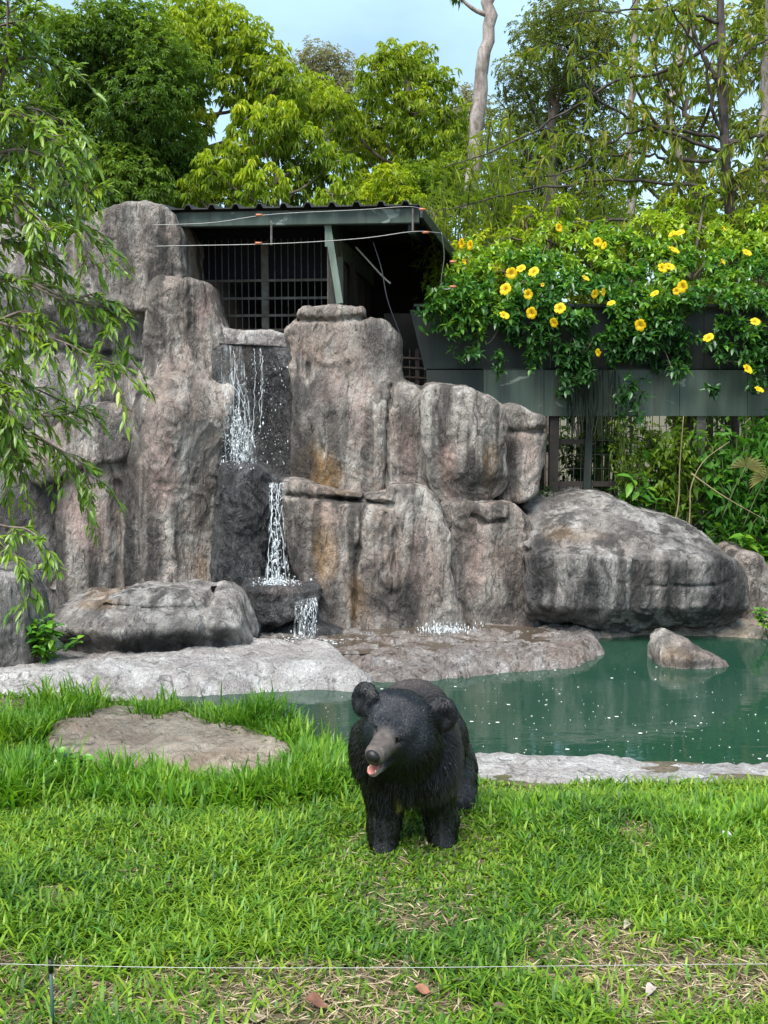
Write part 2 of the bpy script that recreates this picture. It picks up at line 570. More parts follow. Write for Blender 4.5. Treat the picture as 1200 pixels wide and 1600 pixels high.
# floating specks of foam, seed and leaf on the pool
rs = np.random.RandomState(5)
mb = MB()
k = 0
while k < 300:
    px, py = rs.uniform(420, 1260), rs.uniform(1040, 1195)
    c3 = G(px, py, ZW + 0.004)
    if poly_sdf(pool_xy, np.array([c3[0]]), np.array([c3[1]]))[0] > -0.12: continue
    r = rs.choice([0.003, 0.005, 0.008, 0.014], p=[.5, .3, .15, .05]); a = rs.uniform(0, 6.28)
    th = a + np.arange(5) * 1.2566
    V = np.stack([c3[0] + r * np.cos(th) * rs.uniform(.6, 1.4), c3[1] + r * np.sin(th), np.full(5, c3[2])], 1)
    V = np.concatenate([V, [[c3[0], c3[1], c3[2] + 0.004]]])
    mb.add(V, [[i, (i + 1) % 5, 5] for i in range(5)])
    k += 1
o = mb.build('floating_specks', plain_mat('foam_speck', (0.62, 0.62, 0.56), 0.7), None)
tag(o, 'pale specks of foam and seed floating on the green pool', 'specks', kind='stuff')

# ------------------------------------------------------------------ rockwork
def stain_attr(V, d0, stains):
    S = np.zeros((len(V), 3), np.float32)
    if stains:
        w = 0.5 * fbm(V * np.array((2.6, 2.6, 1.3)), 3, 40)
        for px, py, rx, ry, ch, amt in stains:
            c = P(px, py, d0); k = d0 / FPX
            q = ((V[:, 0] - c[0]) / (rx * k)) ** 2 + ((V[:, 2] - c[2]) / (ry * k)) ** 2
            v = amt * (1 - sstep(0.25, 1.25, np.sqrt(q) + w))
            S[:, ch] = np.maximum(S[:, ch], v)
    return S

def finish_rock(name, F3, org, h, mat, d0, stains, seed, amp, parent, label, cat, group=None):
    V, Q = surface_nets(F3, org, h)
    N = vnormals(V, Q)
    p = V.astype(np.float32)
    wrp = np.stack([noise3(p * 3.1, seed + 5), noise3(p * 3.1, seed + 6), noise3(p * 3.1, seed + 7)], 1) * 0.16
    r1 = 1 - np.abs(noise3((p + wrp) * np.array((4.6, 4.6, 1.7)), seed + 8)) * 2.2
    r2 = 1 - np.abs(noise3((p + wrp * 1.4) * np.array((11.0, 11.0, 4.5)), seed + 9)) * 2.0
    n3 = noise3(p * 17, seed + 12)
    V = V + N * (amp * (0.7 * (r1 - 0.5) + 0.6 * (r2 - 0.5) + 0.12 * n3))[:, None]
    o = mesh_obj(name, V, None, Q, mat, True, attrs={'Stain': stain_attr(V, d0, stains)}, parent=parent)
    if parent is None: tag(o, label, cat, group)
    return o

def rock(name, label, poly, d0, thick, mat, k=0.14, bulge=0.18, lean=0.0, cracks=(), facets=4, seed=1, amp=0.021,
         h=0.022, stains=(), fn=None, cat='rock', parent=None, cut=0.3, warp=0.06, group=None, chk=1):
    pts = np.array([P(x, y, d0)[[0, 2]] for x, y in poly])
    pts = chaikin(pts, chk)
    mn, mx = pts.min(0), pts.max(0)
    pad = 0.22
    xs = np.arange(mn[0] - pad, mx[0] + pad, h); zs = np.arange(mn[1] - pad, mx[1] + pad, h)
    ys = np.arange(d0 - 0.3, d0 + thick + 0.25, h)
    X2, Z2 = np.meshgrid(xs, zs, indexing='ij')
    q = np.stack([X2.ravel(), np.full(X2.size, d0), Z2.ravel()], 1)
    wx = (warp * fbm(q * 1.3, 3, seed + 20)).reshape(X2.shape); wz = (warp * fbm(q * 1.3, 3, seed + 30)).reshape(X2.shape)
    d2 = poly_sdf(pts, X2 + wx, Z2 + wz)
    xc, hw = (mn[0] + mx[0]) / 2, (mx[0] - mn[0]) / 2
    zc, hh = (mn[1] + mx[1]) / 2, (mx[1] - mn[1]) / 2
    front = d0 + bulge * ((X2 - xc) / hw) ** 2 + lean * (Z2 - mn[1])
    front = front + 0.07 * fbm(q * np.array((1.0, 1, 0.7)), 2, seed + 33).reshape(X2.shape)
    if fn is not None: front = front + fn(X2, Z2)
    groove = np.zeros(X2.shape)
    for cr in cracks:
        cp = [P(x, y, d0)[[0, 2]] for x, y in cr[0]]
        dd = line_dist(cp, X2 + 0.35 * wx, Z2 + 0.35 * wz)
        groove = np.maximum(groove, 1.5 * cr[1] * np.exp(-(dd / (1.15 * cr[2])) ** 2))
    k = k * .6
    Y = ys[None, :, None].astype(np.float32)
    A = (d2 + groove)[:, None, :].astype(np.float32)
    F3 = smax(A, (front + groove)[:, None, :].astype(np.float32) - Y, k)
    F3 = smax(F3, Y - np.float32(d0 + thick), k)
    rs = np.random.RandomState(seed)
    for i in range(facets):
        a = rs.uniform(-0.9, 0.9); e = rs.uniform(-0.5, 0.75)
        n = nrm(np.array((math.sin(a), -math.cos(a) * math.cos(e), math.sin(e))))
        sup = abs(n[0]) * hw + abs(n[2]) * hh
        off = sup * (1 - cut * rs.uniform(0.5, 1.0))
        Pl = (n[0] * (xs - xc))[:, None, None] + (n[2] * (zs - zc))[None, None] + (n[1] * (ys - d0))[None, :, None] - off
        F3 = smax(F3, Pl.astype(np.float32), 0.03)
    band = np.argwhere(np.abs(F3) < 0.16)
    bp_ = np.stack([xs[band[:, 0]], ys[band[:, 1]], zs[band[:, 2]]], 1)
    F3[band[:, 0], band[:, 1], band[:, 2]] += 0.036 * fbm(bp_ * np.array((1.7, 1.7, 1.2)), 3, seed)
    return finish_rock(name, F3, np.array((xs[0], ys[0], zs[0])), h, M[mat], d0, stains, seed, amp, parent, label, cat, group)

def slab(name, label, poly, z0, ztop, depth, mat, k=0.08, seed=1, amp=0.03, h=0.028, kind=None, cat='rock', warp=0.1, layers=0.0, stains=()):
    """flat-lying rock: outline given on the level plane z0, ztop(x, y) above it"""
    pts = chaikin(np.array([G(x, y, z0)[:2] for x, y in poly]), 1)
    mn, mx = pts.min(0), pts.max(0)
    xs = np.arange(mn[0] - .2, mx[0] + .2, h); ys = np.arange(mn[1] - .2, mx[1] + .2, h)
    X2, Y2 = np.meshgrid(xs, ys, indexing='ij')
    q = np.stack([X2.ravel(), Y2.ravel(), 0 * X2.ravel()], 1)
    d2 = poly_sdf(pts, X2 + (warp * fbm(q * 1.6, 3, seed + 2)).reshape(X2.shape), Y2 + (warp * fbm(q * 1.6, 3, seed + 3)).reshape(X2.shape))
    top = z0 + ztop(X2, Y2, q, d2)
    zs = np.arange(z0 - depth - 0.1, top.max() + 0.15, h)
    Z = zs[None, None].astype(np.float32)
    F3 = smax((d2[..., None] + 0.35 * (Z - z0)).astype(np.float32), (Z - top[..., None]).astype(np.float32), k)
    F3 = smax(F3, np.float32(z0 - depth) - Z, k)
    if layers:
        zz = np.sin(zs * 70 + 2)[None, None]
        F3 = F3 + (layers * zz).astype(np.float32) * (d2[..., None] > -0.15)
    band = np.argwhere(np.abs(F3) < 0.12)
    bp_ = np.stack([xs[band[:, 0]], ys[band[:, 1]], zs[band[:, 2]]], 1)
    F3[band[:, 0], band[:, 1], band[:, 2]] += 0.03 * fbm(bp_ * 2.2, 3, seed)
    o = finish_rock(name, F3, np.array((xs[0], ys[0], zs[0])), h, M[mat], 10.0, (), seed, amp, None, None, None)
    if kind: tag(o, kind=kind)
    else: tag(o, label, cat)
    return o

# --- left cliff
rock('cliff_column', 'tall pinkish grey rock column with dark streaks beside the upper waterfall',
     [(214, 424), (232, 418), (296, 424), (312, 436), (322, 466), (334, 520), (352, 580), (360, 618), (352, 668), (336, 735), (332, 800), (344, 870), (360, 950), (352, 1010),
      (70, 1010), (72, 830), (84, 745), (120, 730), (150, 690), (196, 640), (206, 560), (210, 480)],
     11.7, 1.9, 'rock', k=0.2, bulge=0.25, lean=0.05, seed=3, facets=3, cut=0.22,
     cracks=[([(172, 760), (178, 860), (172, 945)], 0.07, 0.05), ([(294, 590), (300, 650)], 0.03, 0.025), ([(248, 760), (256, 900)], 0.03, 0.04)],
     stains=[(196, 830, 18, 200, 0, 0.8), (190, 940, 60, 60, 0, .4), (240, 860, 30, 80, 0, .55), (300, 640, 26, 40, 0, .45), (340, 900, 16, 70, 0, .75), (255, 720, 30, 130, 2, .8), (130, 800, 40, 70, 2, .8), (302, 480, 14, 60, 2, .8), (310, 890, 10, 30, 1, .5), (345, 940, 24, 30, 1, .5), (85, 900, 26, 110, 0, .7), (210, 640, 12, 60, 0, .7)],
     fn=lambda X, Z: 0.30 * sstep(2.0, 2.7, Z) - 0.22 * np.exp(-((Z - 2.1) / 0.45) ** 2) * sstep(-2.9, -2.3, X) + 0.08 * np.sin(X * 6.0))
rock('capping_boulder', 'weathered grey boulder capping the left cliff against the shed roof',
     [(80, 470), (92, 400), (112, 352), (150, 330), (190, 320), (256, 321), (270, 336), (278, 380), (290, 430), (290, 480), (210, 484)],
     12.2, 1.7, 'rock', k=0.12, seed=8, facets=2, cut=.15, lean=0.05,
     cracks=[([(118, 345), (132, 400), (136, 440)], 0.05, 0.035)],
     stains=[(245, 395, 26, 60, 0, .6), (130, 400, 16, 50, 0, .5)])
rock('cliff_wall', 'pale broken rock wall behind the leaning leafy branches',
     [(-190, 420), (-100, 350), (0, 345), (60, 372), (110, 400), (215, 425), (240, 560), (235, 1010), (-190, 1010)],
     12.35, 1.9, 'rock_grey', h=.028, k=0.22, bulge=0.1, seed=15, facets=3, cut=.2,
     cracks=[([(190, 445), (185, 560)], .05, .03), ([(140, 450), (148, 600)], .04, .04), ([(0, 560), (120, 545), (215, 570)], .06, .04)],
     stains=[(10, 800, 90, 60, 0, .9), (20, 880, 80, 120, 0, .9), (160, 560, 40, 60, 0, .6)],
     fn=lambda X, Z: -0.35 * sstep(1.9, 1.7, Z) + 0.1 * np.sin(Z * 5))
rock('cliff_ledge', 'small jutting rock ledge with a pale worn top on the left cliff',
     [(120, 640), (150, 626), (205, 636), (212, 700), (190, 730), (110, 735), (60, 760), (20, 745), (40, 700)],
     11.75, 1.0, 'rock', k=0.13, seed=22, facets=4, stains=[(180, 690, 40, 40, 0, .7), (40, 745, 60, 24, 0, .8)])

rock('recess_rock', 'dark rock closing the hollow at the foot of the pale wall',
     [(-200, 730), (60, 738), (96, 760), (100, 1010), (-200, 1010)], 11.95, 1.2, 'rock_grey', h=.03, k=.12, seed=27, facets=2, stains=[(20, 830, 90, 120, 0, .8)])

# --- waterfall niche
rock('waterfall_wall', 'wet black rock face behind the thin upper waterfall',
     [(334, 540), (345, 537), (452, 545), (480, 545), (480, 800), (334, 800)], 12.2, 1.2, 'rock_wet', k=0.06, bulge=-0.1, seed=31, facets=0,
     stains=[(430, 640, 60, 130, 0, .9), (380, 560, 40, 40, 1, .12)])
rock('waterfall_lip', 'low pale curved rim holding water above the waterfall',
     [(318, 480), (333, 494), (352, 506), (376, 512), (400, 516), (430, 517), (456, 530), (470, 560), (318, 560)], 12.45, 0.5, 'rock_pale', k=0.08, seed=34, facets=0, amp=.02, stains=[(390, 535, 60, 18, 0, .4)])
rock('waterfall_step', 'wet dark grey rock step under the upper waterfall',
     [(336, 735), (350, 727), (395, 728), (410, 736), (416, 760), (414, 920), (410, 1000), (330, 1000), (322, 860)], 11.45, 1.1, 'rock_wet', k=0.1, seed=37, facets=2, amp=.04)
rock('waterfall_gully', 'black wet gully wall behind the lower waterfall',
     [(398, 752), (430, 745), (470, 750), (480, 1000), (398, 1000)], 11.75, 0.8, 'rock_wet', h=.03, k=0.07, seed=39, facets=0, stains=[(430, 860, 50, 120, 0, .9)])

# --- right-hand blocks
rock('tall_block', 'tall squarish rock block with rounded top right of the upper waterfall',
     [(430, 522), (452, 500), (462, 480), (500, 474), (562, 480), (572, 492), (606, 497), (620, 520), (625, 570), (632, 598), (668, 606), (684, 616), (688, 780), (560, 800), (455, 790), (452, 620), (454, 548)],
     11.85, 1.5, 'rock', k=0.15, bulge=0.12, seed=44, facets=2, cut=.15,
     cracks=[([(612, 604), (606, 680), (600, 770)], .06, .022), ([(462, 497), (520, 499), (572, 494)], .05, .025), ([(478, 575), (480, 640)], .03, .04), ([(545, 570), (548, 690)], .03, .04)],
     stains=[(505, 620, 34, 60, 0, .55), (520, 600, 30, 40, 2, .5), (470, 720, 22, 55, 0, .85), (500, 735, 40, 40, 1, .75), (590, 545, 26, 50, 0, .45), (560, 640, 20, 90, 2, .5), (640, 700, 34, 70, 2, .45), (462, 640, 8, 110, 0, .7)],
     fn=lambda X, Z: 0.16 * sstep(2.1, 2.5, Z))
rock('stacked_block', 'rounded block with an orange tinted underside next to the tall block',
     [(664, 616), (676, 606), (744, 610), (784, 626), (800, 646), (802, 746), (794, 776), (756, 792), (696, 796), (672, 784), (666, 730), (662, 690)],
     11.6, 1.5, 'rock', k=0.1, bulge=0.12, seed=52, facets=1, cut=.12,
     stains=[(740, 740, 40, 30, 0, .7), (700, 730, 20, 60, 2, .8), (765, 720, 14, 40, 1, .5), (700, 730, 12, 40, 1, .4), (690, 690, 8, 60, 0, .6)],
     fn=lambda X, Z: 0.14 * sstep(1.5, 1.05, Z))
rock('end_block', 'rounded end block at the right tip of the upper rock row',
     [(774, 640), (800, 632), (838, 646), (858, 660), (862, 700), (856, 750), (842, 778), (806, 792), (778, 786), (770, 720)],
     11.8, 1.4, 'rock', k=0.11, bulge=0.15, seed=57, facets=1, cut=.12,
     cracks=[([(796, 676), (856, 676)], .04, .03)], stains=[(800, 740, 16, 50, 0, .6), (830, 720, 16, 50, 2, .5)])
rock('lower_block', 'broad lower rock block with ochre stains beside the lower waterfall',
     [(436, 752), (470, 752), (520, 766), (560, 774), (600, 775), (608, 760), (640, 758), (676, 768), (692, 792), (704, 850), (716, 930), (734, 992), (740, 1040), (470, 1040), (470, 960), (458, 900), (446, 830)],
     11.3, 1.7, 'rock', k=0.12, bulge=0.15, seed=63, facets=2, cut=.15,
     cracks=[([(448, 778), (520, 782), (566, 786), (612, 790)], .06, .03), ([(566, 780), (560, 860), (552, 985)], .035, .018), ([(618, 770), (618, 850), (614, 930)], .035, .016), ([(602, 800), (602, 890)], .03, .02)],
     stains=[(470, 850, 22, 90, 0, .85), (505, 870, 24, 70, 1, .75), (560, 940, 24, 40, 1, .6), (510, 940, 40, 50, 0, .75), (600, 940, 60, 36, 0, .85), (590, 900, 34, 50, 0, .5), (660, 870, 24, 60, 2, .3), (540, 770, 30, 10, 1, .3)],
     fn=lambda X, Z: 0.12 * sstep(0.9, 1.3, Z))
rock('lower_end_block', 'lower right rock block between the broad block and the domed boulder',
     [(680, 792), (700, 780), (792, 784), (814, 800), (834, 828), (838, 880), (842, 1020), (708, 1020), (694, 900)],
     11.5, 1.6, 'rock', k=0.1, bulge=0.12, seed=71, facets=1, cut=.12,
     cracks=[([(738, 806), (760, 818), (788, 814)], .05, .025)],
     stains=[(745, 880, 24, 70, 2, .6), (800, 900, 24, 70, 0, .7), (720, 850, 10, 80, 0, .5), (780, 960, 60, 24, 0, .7)])
rock('domed_boulder', 'huge domed boulder with a cracked sloping top beside the pool',
     [(822, 812), (850, 795), (900, 790), (960, 790), (1010, 798), (1060, 812), (1110, 838), (1150, 862), (1172, 882), (1186, 900), (1192, 950), (1182, 984), (1160, 996), (860, 996), (836, 980), (828, 900)],
     11.0, 2.6, 'rock_grey', k=0.16, bulge=0.25, seed=83, facets=3, cut=.2, warp=.08,
     cracks=[([(985, 846), (992, 900), (990, 975)], .04, .04), ([(1010, 915), (1090, 919), (1150, 916)], .02, .012), ([(830, 818), (900, 808), (960, 810), (1060, 842)], .05, .03), ([(920, 814), (950, 824), (985, 846)], .04, .025), ([(832, 850), (900, 836), (972, 838)], .04, .025), ([(1050, 880), (1046, 970)], .03, .025), ([(820, 868), (900, 856), (980, 866)], .05, .03)],
     stains=[(1130, 930, 44, 70, 0, 1), (1010, 920, 22, 60, 0, .75), (920, 930, 44, 66, 0, .8), (846, 905, 26, 90, 0, .85), (1060, 910, 34, 60, 0, .7), (880, 975, 70, 24, 0, .8), (900, 842, 50, 14, 1, .3)],
     fn=lambda X, Z: 2.3 * np.clip(Z - 0.70 + 0.04 * X, 0, 1) + 0.35 * sstep(0.1, -0.25, Z))
rock('corner_boulder', 'brownish boulder at the far right behind the domed boulder',
     [(1150, 880), (1166, 864), (1188, 868), (1216, 896), (1260, 920), (1270, 1000), (1160, 1000)], 11.7, 1.5, 'rock', h=.028, k=.14, seed=88, facets=3, stains=[(1200, 940, 30, 50, 0, .5)])

# --- loose boulders
rock('flat_boulder', 'long flat grey boulder with a dark hollow lying on the pale shore slab',
     [(58, 972), (80, 958), (140, 956), (186, 940), (230, 934), (300, 934), (336, 944), (356, 962), (370, 990), (382, 1024), (372, 1038), (330, 1040), (262, 1052), (150, 1056), (104, 1040), (82, 1004)],
     9.75, 1.1, 'rock_grey', k=0.1, bulge=0.2, seed=95, facets=2, cut=.2, h=.022,
     cracks=[([(150, 958), (230, 961), (312, 960)], .05, .022), ([(312, 946), (316, 990)], .05, .022)],
     stains=[(230, 1014, 115, 34, 0, 1.0), (340, 1010, 26, 26, 0, .8), (120, 1010, 30, 24, 0, .6), (140, 952, 60, 8, 1, .4)],
     fn=lambda X, Z: 1.5 * np.clip(Z - 0.13, 0, 1) + 0.12 * sstep(0.1, -0.1, Z))
rock('shore_boulder', 'grey upright boulder at the left shore beside the leafy green weed',
     [(-90, 920), (-30, 900), (6, 908), (26, 940), (38, 985), (34, 1050), (20, 1068), (-90, 1075)], 9.3, .9, 'rock_grey', k=.13, seed=99, facets=3, h=.022)
rock('splash_boulder', 'wet boulder catching the lower waterfall',
     [(366, 938), (376, 922), (430, 920), (470, 928), (496, 936), (500, 952), (486, 972), (440, 984), (400, 980), (372, 962)],
     10.8, .8, 'rock_wet', k=.1, seed=104, facets=3, h=.02, amp=.035, stains=[(440, 925, 40, 12, 2, .25), (390, 965, 24, 16, 0, .9)])
rock('splash_stone', 'low wet stone under the splash boulder',
     [(420, 1000), (430, 984), (470, 978), (500, 984), (540, 1000), (545, 1020), (420, 1022)], 10.85, .5, 'rock_wet', k=.08, seed=107, facets=2, h=.02)
rock('wedge_stone', 'dark wet stone wedged behind the end of the flat boulder',
     [(352, 990), (374, 972), (400, 980), (408, 1006), (400, 1030), (356, 1030)], 10.7, .5, 'rock_wet', k=.08, seed=109, facets=2, h=.02)
rock('pool_rock', 'small pointed brown rock standing in the green pool',
     [(1036, 1050), (1040, 1020), (1048, 1006), (1062, 1000), (1084, 1004), (1102, 1018), (1124, 1030), (1142, 1044), (1136, 1062), (1040, 1062)],
     10.0, .55, 'rock', k=.06, bulge=.1, seed=113, facets=5, cut=.35, h=.018, fn=lambda X, Z: 0.45 * sstep(-0.25, 0.15, Z), stains=[(1060, 1030, 30, 20, 1, .3), (1080, 1036, 50, 8, 0, .7)])

# --- shore slabs and rims
slab('shore_slab', None, [(-260, 1070), (-100, 1048), (120, 1035), (380, 1020), (480, 1016), (570, 1034), (590, 1066), (560, 1082), (460, 1078), (300, 1092), (0, 1100), (-260, 1100)],
     ZW, lambda X, Y, q, d: 0.02 + 0.17 * sstep(0.0, -0.35, d) + (0.03 * fbm(q * 1.7, 3, 6)).reshape(X.shape), 0.35, 'rock_pale', seed=120, amp=.02, kind='structure')
slab('wet_shelf', None, [(360, 985), (480, 972), (760, 960), (930, 985), (948, 1020), (900, 1042), (800, 1052), (640, 1064), (570, 1066), (500, 1040), (390, 1020)],
     ZW, lambda X, Y, q, d: 0.015 + 0.075 * sstep(0.0, -0.25, d) * (1 - .55 * sstep(10.9, 11.3, Y)) + (0.055 * (1 - 2.2 * np.abs(noise3(q * np.array((1.3, 3.0, 1)) + 0.35 * fbm(q * 2.1, 2, 9)[:, None], 7)))).reshape(X.shape), 0.35, 'rock_shelf', seed=126, amp=.035, h=.02, kind='structure')
slab('pool_rim', None, [(640, 1216), (660, 1196), (735, 1188), (960, 1198), (1200, 1208), (1600, 1225), (1600, 1300), (1200, 1276), (960, 1268), (760, 1258), (660, 1250)],
     ZW, lambda X, Y, q, d: 0.07 + 0.05 * sstep(0.0, -0.2, d) + (0.02 * fbm(q * 2, 3, 2)).reshape(X.shape), 0.4, 'rock_pale', seed=131, amp=.018, kind='structure')
slab('far_bank', None, [(880, 975), (1020, 968), (1400, 970), (1400, 1000), (1180, 998), (1020, 992), (940, 1000)],
     ZW, lambda X, Y, q, d: 0.10 * sstep(0.1, -0.3, d) + (0.05 * fbm(q * 3, 3, 12)).reshape(X.shape), 0.3, 'clay', seed=133, amp=.03, kind='structure')
slab('clay_slab', 'flat brown layered slab of dry rock lying in the grass', [(60, 1190), (66, 1148), (110, 1124), (200, 1116), (300, 1126), (400, 1146), (466, 1178), (474, 1204), (400, 1222), (250, 1216), (130, 1208)],
     -0.2, lambda X, Y, q, d: 0.04 + 0.055 * sstep(0.05, -0.12, d) + 0.022 * np.round(2.6 * fbm(q * np.array((0.7, 3.4, 1)), 3, 4)).reshape(X.shape) * 0.7, 0.3, 'clay', seed=138, amp=.014, layers=0.014)
# ------------------------------------------------------------------ water on the shelf, falls, splashes
m, nt, b, out = new_mat('shelf_water')
b.inputs['Base Color'].default_value = (0.075, 0.058, 0.042, 1)
b.inputs['Roughness'].default_value = 0.04; b.inputs['IOR'].default_value = 1.333
bp = nt.nodes.new('ShaderNodeBump'); bp.inputs['Strength'].default_value = 0.2; bp.inputs['Distance'].default_value = 0.05
nt.links.new(tex_noise(nt, (4, 11, 1), 3, 0.55, 0.5), bp.inputs['Height']); nt.links.new(bp.outputs['Normal'], b.inputs['Normal'])
pp = [G(x, y, -0.183) for x, y in [(385, 1008), (420, 992), (560, 984), (760, 976), (850, 982), (880, 996), (820, 1012), (700, 1016), (560, 1022), (440, 1022)]]
cen = np.mean(pp, 0)
o = mesh_obj('shelf_water', np.array(pp + [cen]), [[i, (i + 1) % len(pp), len(pp)] for i in range(len(pp))], None, m, False)
tag(o, kind='structure')
pl = [P(x, y, 12.16) for x, y in [(338, 536), (452, 542)]]
yb = 12.5
o = mesh_obj('lip_water', [pl[0], pl[1], (pl[1][0], yb, pl[1][2]), (pl[0][0], yb, pl[0][2])], None, [[0, 1, 2, 3]], m, False)
tag(o, kind='structure')

m, nt, b, out = new_mat('falling_water')
b.inputs['Base Color'].default_value = (0.86, 0.90, 0.92, 1); b.inputs['Roughness'].default_value = 0.18
tr = nt.nodes.new('ShaderNodeBsdfTranslucent'); tr.inputs['Color'].default_value = (0.85, 0.9, 0.92, 1)
mx = nt.nodes.new('ShaderNodeMixShader'); mx.inputs['Fac'].default_value = 0.4
nt.links.new(b.outputs[0], mx.inputs[1]); nt.links.new(tr.outputs[0], mx.inputs[2]); nt.links.new(mx.outputs[0], out.inputs['Surface'])
M['fall'] = m

OCT = np.array([(1, 0, 0), (-1, 0, 0), (0, 1, 0), (0, -1, 0), (0, 0, 1), (0, 0, -1)], float)
OCT_T = np.array([(0, 2, 4), (2, 1, 4), (1, 3, 4), (3, 0, 4), (2, 0, 5), (1, 2, 5), (3, 1, 5), (0, 3, 5)])

def drops(mb, C, r, stretch):
    V = C[:, None] + OCT[None] * np.stack([r, r, r * stretch], 1)[:, None]
    T = OCT_T[None] + (np.arange(len(C)) * 6)[:, None, None]
    mb.add(V.reshape(-1, 3), T.reshape(-1, 3))

def strand(mb, pts, w, rs):
    pts = spline(pts, 26)
    n = len(pts)
    pts = pts + rs.normal(0, 0.006, (n, 3)) * np.array((1, 1, .3))
    r = w * (0.35 + rs.uniform(0, 1, n)) * (rs.uniform(0, 1, n) > 0.12)
    mb.tube(pts, np.maximum(r, 0.0008), 5)

m, nt, b, out = new_mat('water_film')
b.inputs['Base Color'].default_value = (0.80, 0.86, 0.88, 1); b.inputs['Roughness'].default_value = 0.12
fa = tex_noise(nt, (42, 42, 2.6), 5, 0.65, 0.5); fb = tex_noise(nt, (14, 14, 5), 3, 0.6, 0.8)
fac = math_(nt, 'MULTIPLY', ramp(nt, fa, [(0.48, 0.0), (0.72, 0.75)]), ramp(nt, fb, [(0.38, 0.15), (0.6, 1.0)]))
tp_ = nt.nodes.new('ShaderNodeBsdfTransparent'); mx = nt.nodes.new('ShaderNodeMixShader')
nt.links.new(fac, mx.inputs['Fac']); nt.links.new(tp_.outputs[0], mx.inputs[1]); nt.links.new(b.outputs[0], mx.inputs[2]); nt.links.new(mx.outputs[0], out.inputs['Surface'])
M['film'] = m

def film(rows, seed):
    """water sheet: rows of (left pixel, right pixel, y pixel, distance)"""
    n = 14; g = np.array([[P(a + (b2 - a) * t, y, d) for t in np.linspace(0, 1, n)] for a, b2, y, d in rows])
    r = np.linspace(0, len(rows) - 1, 30); i = np.minimum(r.astype(int), len(rows) - 2); f = (r - i)[:, None, None]
    g = g[i] * (1 - f) + g[i + 1] * f
    g[..., 1] += .03 * noise3(g.reshape(-1, 3) * np.array((14, 14, 3)), seed).reshape(30, n)
    ii = (np.arange(29)[:, None] * n + np.arange(n - 1)[None]).ravel()
    return g.reshape(-1, 3), np.stack([ii, ii + 1, ii + n + 1, ii + n], 1)

def fall_thing(mb, name, label, cat, group=None):
    V = np.concatenate(mb.v); mn, mx = V.min(0), V.max(0)
    t = empty(name, ((mn[0] + mx[0]) / 2, (mn[1] + mx[1]) / 2, mn[2]), label, cat, group)
    o = mb.build('water_drops', M['fall'], t, True); tag(o, kind='stuff')
    if FILM.get(name):
        fv_, fq_ = film(FILM[name], 3); mesh_obj('water_sheet', fv_, None, fq_, M['film'], True, parent=t)

FILM = {'upper_waterfall': [(344, 380, 541, 12.03), (346, 384, 600, 11.98), (350, 396, 670, 11.92), (352, 402, 728, 11.85)],
        'lower_waterfall': [(420, 444, 754, 11.52), (421, 442, 790, 11.32), (419, 446, 850, 11.24), (412, 456, 918, 11.15)],
        'spill_waterfall': [(462, 497, 934, 10.95), (461, 497, 946, 10.75), (458, 492, 1000, 10.69)]}
rs = np.random.RandomState(77)
# upper fall: two thin strands that break up on the wall, and sparse drips
mb = MB()
for k in range(5):
    x0 = rs.uniform(348, 372); x1 = x0 + rs.uniform(-4, 22); ys_ = rs.uniform(540, 640)
    strand(mb, [P(x0, ys_, 12.05), P(x0 + 2, ys_ + 25, 11.98), P(x1, 665 + rs.uniform(-20, 20), 11.9), P(x1 + rs.uniform(-6, 8), 728, 11.86)], 0.0024, rs)
for k in range(3):
    x0 = rs.uniform(380, 440)
    strand(mb, [P(x0, 545, 12.04), P(x0 + 2, 590, 12.0), P(x0 + rs.uniform(-3, 3), rs.uniform(610, 680), 11.97)], 0.0025, rs)
yy = np.concatenate([rs.uniform(560, 735, 320), rs.normal(690, 26, 900)])
xx = np.concatenate([rs.uniform(346, 450, 320), rs.normal(372, 10, 900)])
ok = (yy < 734) & (xx > 345)
C = np.array([P(x, y, rs.uniform(11.82, 12.02)) for x, y in zip(xx[ok], yy[ok])])
drops(mb, C, rs.gamma(2.0, 0.0014, len(C)), rs.uniform(1, 4, len(C)))
C = np.array([P(x, y, rs.uniform(11.4, 11.8)) for x, y in zip(rs.uniform(344, 398, 120), rs.normal(728, 4, 120))])
drops(mb, C, rs.gamma(2.0, 0.002, len(C)), rs.uniform(.5, 1.2, len(C)))
fall_thing(mb, 'upper_waterfall', 'thin broken upper waterfall dripping down the black rock face', 'waterfall', 'cascades of the waterfall')
# lower fall
mb = MB()
for k in range(4):
    x0 = rs.uniform(424, 438); x1 = x0 + rs.uniform(-10, 12)
    strand(mb, [P(x0, 756, 11.5), P(x0 - 1, 800, 11.3), P((x0 + x1) / 2, 850, 11.24), P(x1, 918, 11.16)], 0.0034, rs)
yy = 770 + 148 * np.sqrt(rs.uniform(0, 1, 280)); xx = 431 + rs.normal(0, 1, 280) * (2.5 + 5 * ((yy - 770) / 148) ** 2)
C = np.array([P(x, y, rs.uniform(11.1, 11.3)) for x, y in zip(xx, yy)])
drops(mb, C, rs.gamma(2.0, 0.0022, len(C)), rs.uniform(1, 4, len(C)))
C = np.array([P(x, y, rs.uniform(10.95, 11.15)) for x, y in zip(rs.normal(432, 17, 500), 917 - np.abs(rs.normal(0, 7, 500)))])
drops(mb, C, rs.gamma(2.0, 0.0025, len(C)), rs.uniform(.5, 1.5, len(C)))
fall_thing(mb, 'lower_waterfall', 'white splashing lower waterfall landing on the wet boulder', 'waterfall', 'cascades of the waterfall')
